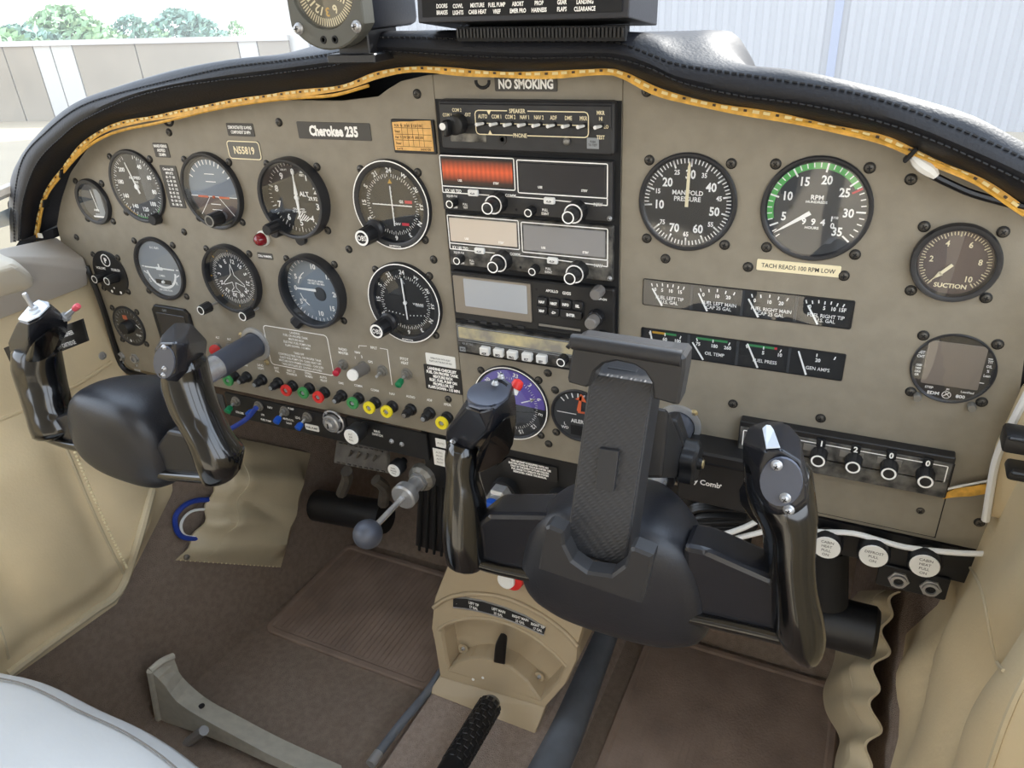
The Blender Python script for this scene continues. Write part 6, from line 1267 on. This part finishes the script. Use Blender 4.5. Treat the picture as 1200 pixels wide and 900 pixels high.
for s, px, py in (('.', 535, 706.5), ('LEFT TIP\n17 GAL', 555, 710), ('LEFT MAIN\n25 GAL', 584, 717.5), ('RIGHT MAIN\n25 GAL', 609.5, 726.5), ('RIGHT TIP\n17 GAL', 630, 735.5)):
    m = MB(); m.text(s, 0, 0, 3.6, 0, .8, .04, lead=1.6); o = m.build('lettering', m_wlabel, pc); c = FP(px, py, 3.2); nn_ = Vector((0, .228, 1)).normalized(); ex_ = (FP(637, 740)-FP(531, 706)).normalized(); ex_ = Vector((1, 0, 0)); mm = Matrix((ex_, nn_.cross(ex_) , nn_)).transposed().to_4x4(); mm.translation = c*.001; o.matrix_local = mm
a = FP(580, 780, -10); m = MB(); m.hull(HP([]) + [FP(*q) for q in ((578, 776, 4), (592, 779, 4), (595, 745, 8), (590, 740.5, 10), (586, 742, 10), (580, 755, 6))]+[FP(*q) for q in ((580, 776, -14), (590, 779, -14), (594, 750, -8), (584, 750, -8))], 2); m.build('selector_lever', M('black_lever', '#161412', .3), t)
for q in ((543, 760), (632, 793)):
    m = MB(); m.lathe([(7.5, 0), (7, 2), (4, 3), (3.4, 1.5), (.1, 1.5)], FP(*q, -20), (0, -1, .2), 16); m.build('screw', m_brass if 0 else m_cons, t); axis_me(t, steel_me, FP(*q, -17), Vector((0, -1, .2)), sc=1.3)
for q in ((554.5, 796), (566, 794)): m = MB(); m.lathe([(2.2, 0), (2, .8), (.1, .9)], FP(*q, .5), (0, -1, .2), 10); m.build('rivet', m_wlabel, t)
p = FP(597, 679, 16); t = thing('pull_knob', 'white disc knob with red sides on the console top', 'knob', p); m = MB(); m.lathe([(13.5, -14), (13, 2)], (5, 0, 0), (0, -1, .2), 20); m.build('red_body', m_red, t); m = MB(); m.lathe([(12, 2), (11.5, 5), (8.6, 5.6), (8, 5), (.1, 5)], (-3, 0, 0), (0, -1, .2), 22); m.build('white_disc', m_wlabel, t)
# flap / brake lever
t = thing('flap_lever', 'black rubber-gripped lever with a grey tip rising from the carpeted tunnel', 'lever'); a, b = PZ(577, 822, -628), PZ(512, 930, -600)
m = MB(); m.cyl(a, a.lerp(b, .12), 11, n=16); m.build('steel_tip', m_dsteel, t); m = MB(); d = (b-a).normalized()
m.lathe([(12, 0), (15, 3), (15.5, 20), (15.5, (b-a).length)], a.lerp(b, .07), b-a, 20); m.build('grip', m_black, t)
m = MB(); u = d.orthogonal().normalized(); v = d.cross(u); L = (b-a).length
for i in range(12):
    for j in range(10):
        an = 2*PI*(j+.5*(i % 2))/10; c = a+d*(12+i*9)+(u*math.cos(an)+v*math.sin(an))*15.2; rr = u*math.cos(an)+v*math.sin(an); m.box(c, (7.2, 6.6, 1.8), .6, Matrix((d, d.cross(rr).normalized()*-1, rr)).transposed())
m.build('grip_scale', m_black, t, kind='stuff')
# seat support member
t = thing('seat_support_member', 'worn ivory metal cross member with an upturned end on the left floor', 'bracket')
nb = [(186, 842), (190, 845), (253, 867), (320, 897), (400, 930)]; nt_ = [(176, 786), (193, 803), (213, 827), (283, 867), (333, 893), (400, 922)]; ft = [(203, 769), (211, 790), (240, 817), (283, 841), (333, 867), (400, 897)]
NB = resample(spline([P(a, b, -157) for a, b in nb], 6), 24); NT = resample(spline([P(a, b, -157) for a, b in nt_], 6), 24); FT = resample(spline([P(a, b, -122) for a, b in ft], 6), 24); FB = [Vector((p.x, p.y, min(q.z, p.z-6))) for p, q in zip(FT, NB)]
m = MB(); m.rings([[a, b, c, d] for a, b, c, d in zip(NB, NT, FT, FB)], True, True, True, smooth=False); m.build('channel', m_rail, t)
m = MB(); m.tube([NT[0], NT[0].lerp(FT[0], .5)+Vector((0, 0, 3)), FT[0]], 5, 8); m.tube([NT[0], NT[0].lerp(NB[0], .5), NB[0]], 5, 8); m.build('end_flange', m_rail, t)
c = P(237, 829.5, -140); m = MB(); m.lathe([(4.5, 3.5), (4.4, 4.2), (.1, 4.2)], c, (0, 0, 1), 12); m.build('hole', m_matte, t)
m = MB(); m.tube([P(a, b, -168) for a, b in ((239, 856), (228, 864), (216, 874), (204, 886))], 7, 8); tag(m.build('seat_latch_strap', m_steel), 'grey steel strap leaning against the ivory cross member', 'strap')
# pilot seat corner
t = thing('pilot_seat', 'white leather seat cushion corner at the lower left', 'seat')
edge = [(-60, 770), (0, 783), (33, 790), (62, 801), (105, 823), (150, 843), (182, 861), (212, 882), (238, 906), (262, 940)]
E_ = resample(spline([PZ(a, b, -400) for a, b in edge], 5), 40); ctr = Vector((40, -620, -385)); rows = []
for k, dz in ((0, 12), (.5, 9), (.8, 5), (.93, 0), (1, -8), (1.012, -14), (1.01, -60), (.985, -110)): rows.append([Vector((ctr.x+(p.x-ctr.x)*k, ctr.y+(p.y-ctr.y)*k, -400+dz+6*math.sin(p.x*.02)*(1-k))) for p in E_])
m = MB(); m.rings(rows, False); m.build('cushion', m_seat, t)
m = MB(); m.tube([p+Vector((0, 0, -8)) for p in rows[4]], 3.6, 8, sub=1); m.build('piping', m_seat, t)
m = MB(); m.tube([ctr.lerp(p, .965)+Vector((0, 0, 6.5)) for p in rows[4]], .9, 6, sub=1); m.build('seam', m_grey, t)
m = MB(); m.bx(-120, 230, -900, -345, -700, -480, 20, seg=2); m.build('seat_base', m_black, t)
# map pockets
def pocket(name, label, side, L4_, puff, ruff, mat, off=8, nu=26, nv=30, open_side='u0', flip=1):
    t = thing(name, label, 'pocket'); A0, A1, B0, B1 = L4_       # left edge polyline and right edge polyline, top to bottom
    Lp = resample(spline([hit(a, b, side, off) for a, b in A0], 4), nv); Rp = resample(spline([hit(a, b, side, off) for a, b in A1], 4), nv); rows = []
    nx = Vector((1 if side < 0 else -1, 0, .15)).normalized()
    for j in range(nv):
        v = j/(nv-1); row = []
        for i in range(nu):
            u = i/(nu-1); row.append(Lp[j].lerp(Rp[j], u)+nx*puff(u, v))
        rows.append(row)
    m = MB(); m.rings(rows, False); m.rings([[p-nx*3 for p in r] for r in rows], False); m.rings([[r[0] for r in rows], [r[0]-nx*3 for r in rows]], False); m.rings([[r[-1] for r in rows], [r[-1]-nx*3 for r in rows]], False); m.build('pouch', mat, t); return t, rows
def pf(u, v):
    e = min(1, 4*u+.35)*min(1, 5*(1-u))*min(1, 4*v)*min(1, 5*(1-v)); r = math.exp(-u*5)
    return 36*e+4*r*math.sin(v*30)+13*math.sin(v*21+u*3)*math.exp(-u*2.2)*e-7*math.exp(-((u-.17)/.03)**2)*e-14*math.exp(-((v-.4-.3*u)/.05)**2)*max(0, min(1, (u-.1)*3))*e*(1-u)
t, rows = pocket('map_pocket', 'tan gathered map pocket on the left footwell wall beside the rudder pedal', -1, ([(262, 510), (250, 545), (240, 585), (226, 620), (209, 657)], [(364, 531), (356, 565), (348, 600), (338, 635), (329, 665)], 0, 0), pf, 0, m_pouch)
m = MB(); p = rows[-2][1]; m.lathe([(5, 1), (4.6, 3.5), (2.4, 4.4), (2, 2.5), (.1, 2.5)], p, (1, 0, .2), 14); m.build('snap', m_dsteel, t)
m = MB()
for q in rows[-1][1:-1]: m.ball(q+Vector((1.5, -2, 3)), 1.3, 6)
m.build('stitching', m_cream, t, kind='stuff')
m = MB(); m.tube([r[5] for r in rows[1:-1]], .7, 6, sub=1); m.build('elastic_seam', m_pouch, t)
def bl(x): return hit(*x, -1, 14)
m = MB(); m.tube([bl(q) for q in ((262, 585), (228, 587), (210, 598), (205, 612), (212, 628), (232, 632))], 4, 8); tag(m.build('headset_cord', m_bcable), 'blue cord loop poking out of the left map pocket', 'cord')
m = MB(); m.tube([bl(q) for q in ((250, 597), (228, 598), (216, 606), (212, 618), (218, 628), (236, 630))], 2.2, 8); tag(m.build('headset_cord', m_wcable), 'thin white cord inside the blue loop', 'cord')
m = MB(); m.tube([P(a, b, -40) for a, b in ((300, 478), (290, 490), (278, 498), (266, 505))], 3, 8); tag(m.build('headset_cord', m_bcable), 'blue cord hanging below the lower switch row', 'cord')
def pr(u, v):
    e = min(1, 4*u)*min(1, 3*(1-u)+.5)*min(1, 5*v+.2); r = math.exp(-(1-u)*6)
    return 34*e*(.8+.2*math.sin(v*14+1))+4.5*r*math.sin(v*33)+3*math.sin(v*33+.6)*math.exp(-(1-u)*2)*e-6*math.exp(-((u-.78)/.04)**2)*e
t, rows = pocket('map_pocket', 'tan ruffled map pocket on the right footwell wall below the headset jacks', 1, ([(1005, 694), (992, 735), (982, 790), (983, 840), (995, 880), (1015, 930)], [(1057, 694), (1050, 735), (1046, 780), (1040, 820), (1036, 860), (1030, 930)], 0, 0), pr, 0, m_pouch, 6, 26, 70)
m = MB(); m.tube([r[20] for r in rows], 1.4, 6, sub=1); m.build('elastic_seam', m_pouch, t)
m = MB(); a = [hit(q[0]+8, q[1], 1, 4) for q in [(1057, 740), (1050, 780), (1046, 820), (1040, 860), (1036, 890)]]
# armrest sill at the left, dark edge seal
t = thing('window_sill_ledge', 'grey metal ledge with a rounded beige cap at the left window sill', 'ledge')
m = MB(); q = [hit(20, 292, -1, -10), hit(68, 287, -1, -6), hit(100, 303, -1, 18), hit(105, 318, -1, 18), hit(44, 338, -1, 16), hit(0, 352, -1, 16), hit(-60, 372, -1, 16)]
top = [P(66, 278, 2), P(72, 294, 2), P(98, 302, -2), P(103, 316, -4), P(45, 336, -60), P(-50, 372, -160), P(-70, 330, -170), P(-40, 300, -150), P(22, 294, -52)]
m.hull(top+[p+Vector((-10, 0, -22)) for p in top], 1.5); m.build('ledge_plate', m_sgrey, t)
m = MB(); m.hull([P(a, b, y) for a, b, y in ((-40, 285, -140), (0, 296, -105), (18, 304, -95), (38, 322, -84), (43, 334, -80), (30, 340, -85), (0, 348, -110), (-60, 366, -165), (-80, 320, -170))]+[P(a, b, y) for a, b, y in ((0, 303, -125), (20, 312, -115), (-50, 330, -180))], 4); m.build('cap', m_seat if 0 else m_head_liner, t)
for q in ((48, 313), (63, 309), (69, 303), (80, 303)): m = MB(); m.lathe([(3.4, 0), (2.6, 1.4), (.1, 1.8)], P(q[0], q[1], -30+(q[0]-48)*.7), (.3, -.2, 1), 10); m.build('screw', m_steel, t)
m = MB(); m.hull(HP([(16, 292, -36), (64, 279, -6), (62, 268, -6), (22, 282, -36)])+[p+Vector((-2, 10, 0)) for p in HP([(16, 292, -36), (64, 279, -6), (62, 268, -6), (22, 282, -36)])], 1); m.build('black_edge', m_leather, t)
m = MB(); m.tube([P(a, b, -3) for a, b in ((101, 312), (112, 338), (124, 372), (134, 405), (145, 432), (170, 441))], 3.6, 8); tag(m.build('edge_seal', m_cable), 'black rubber seal down the left edge of the panel', 'seal')
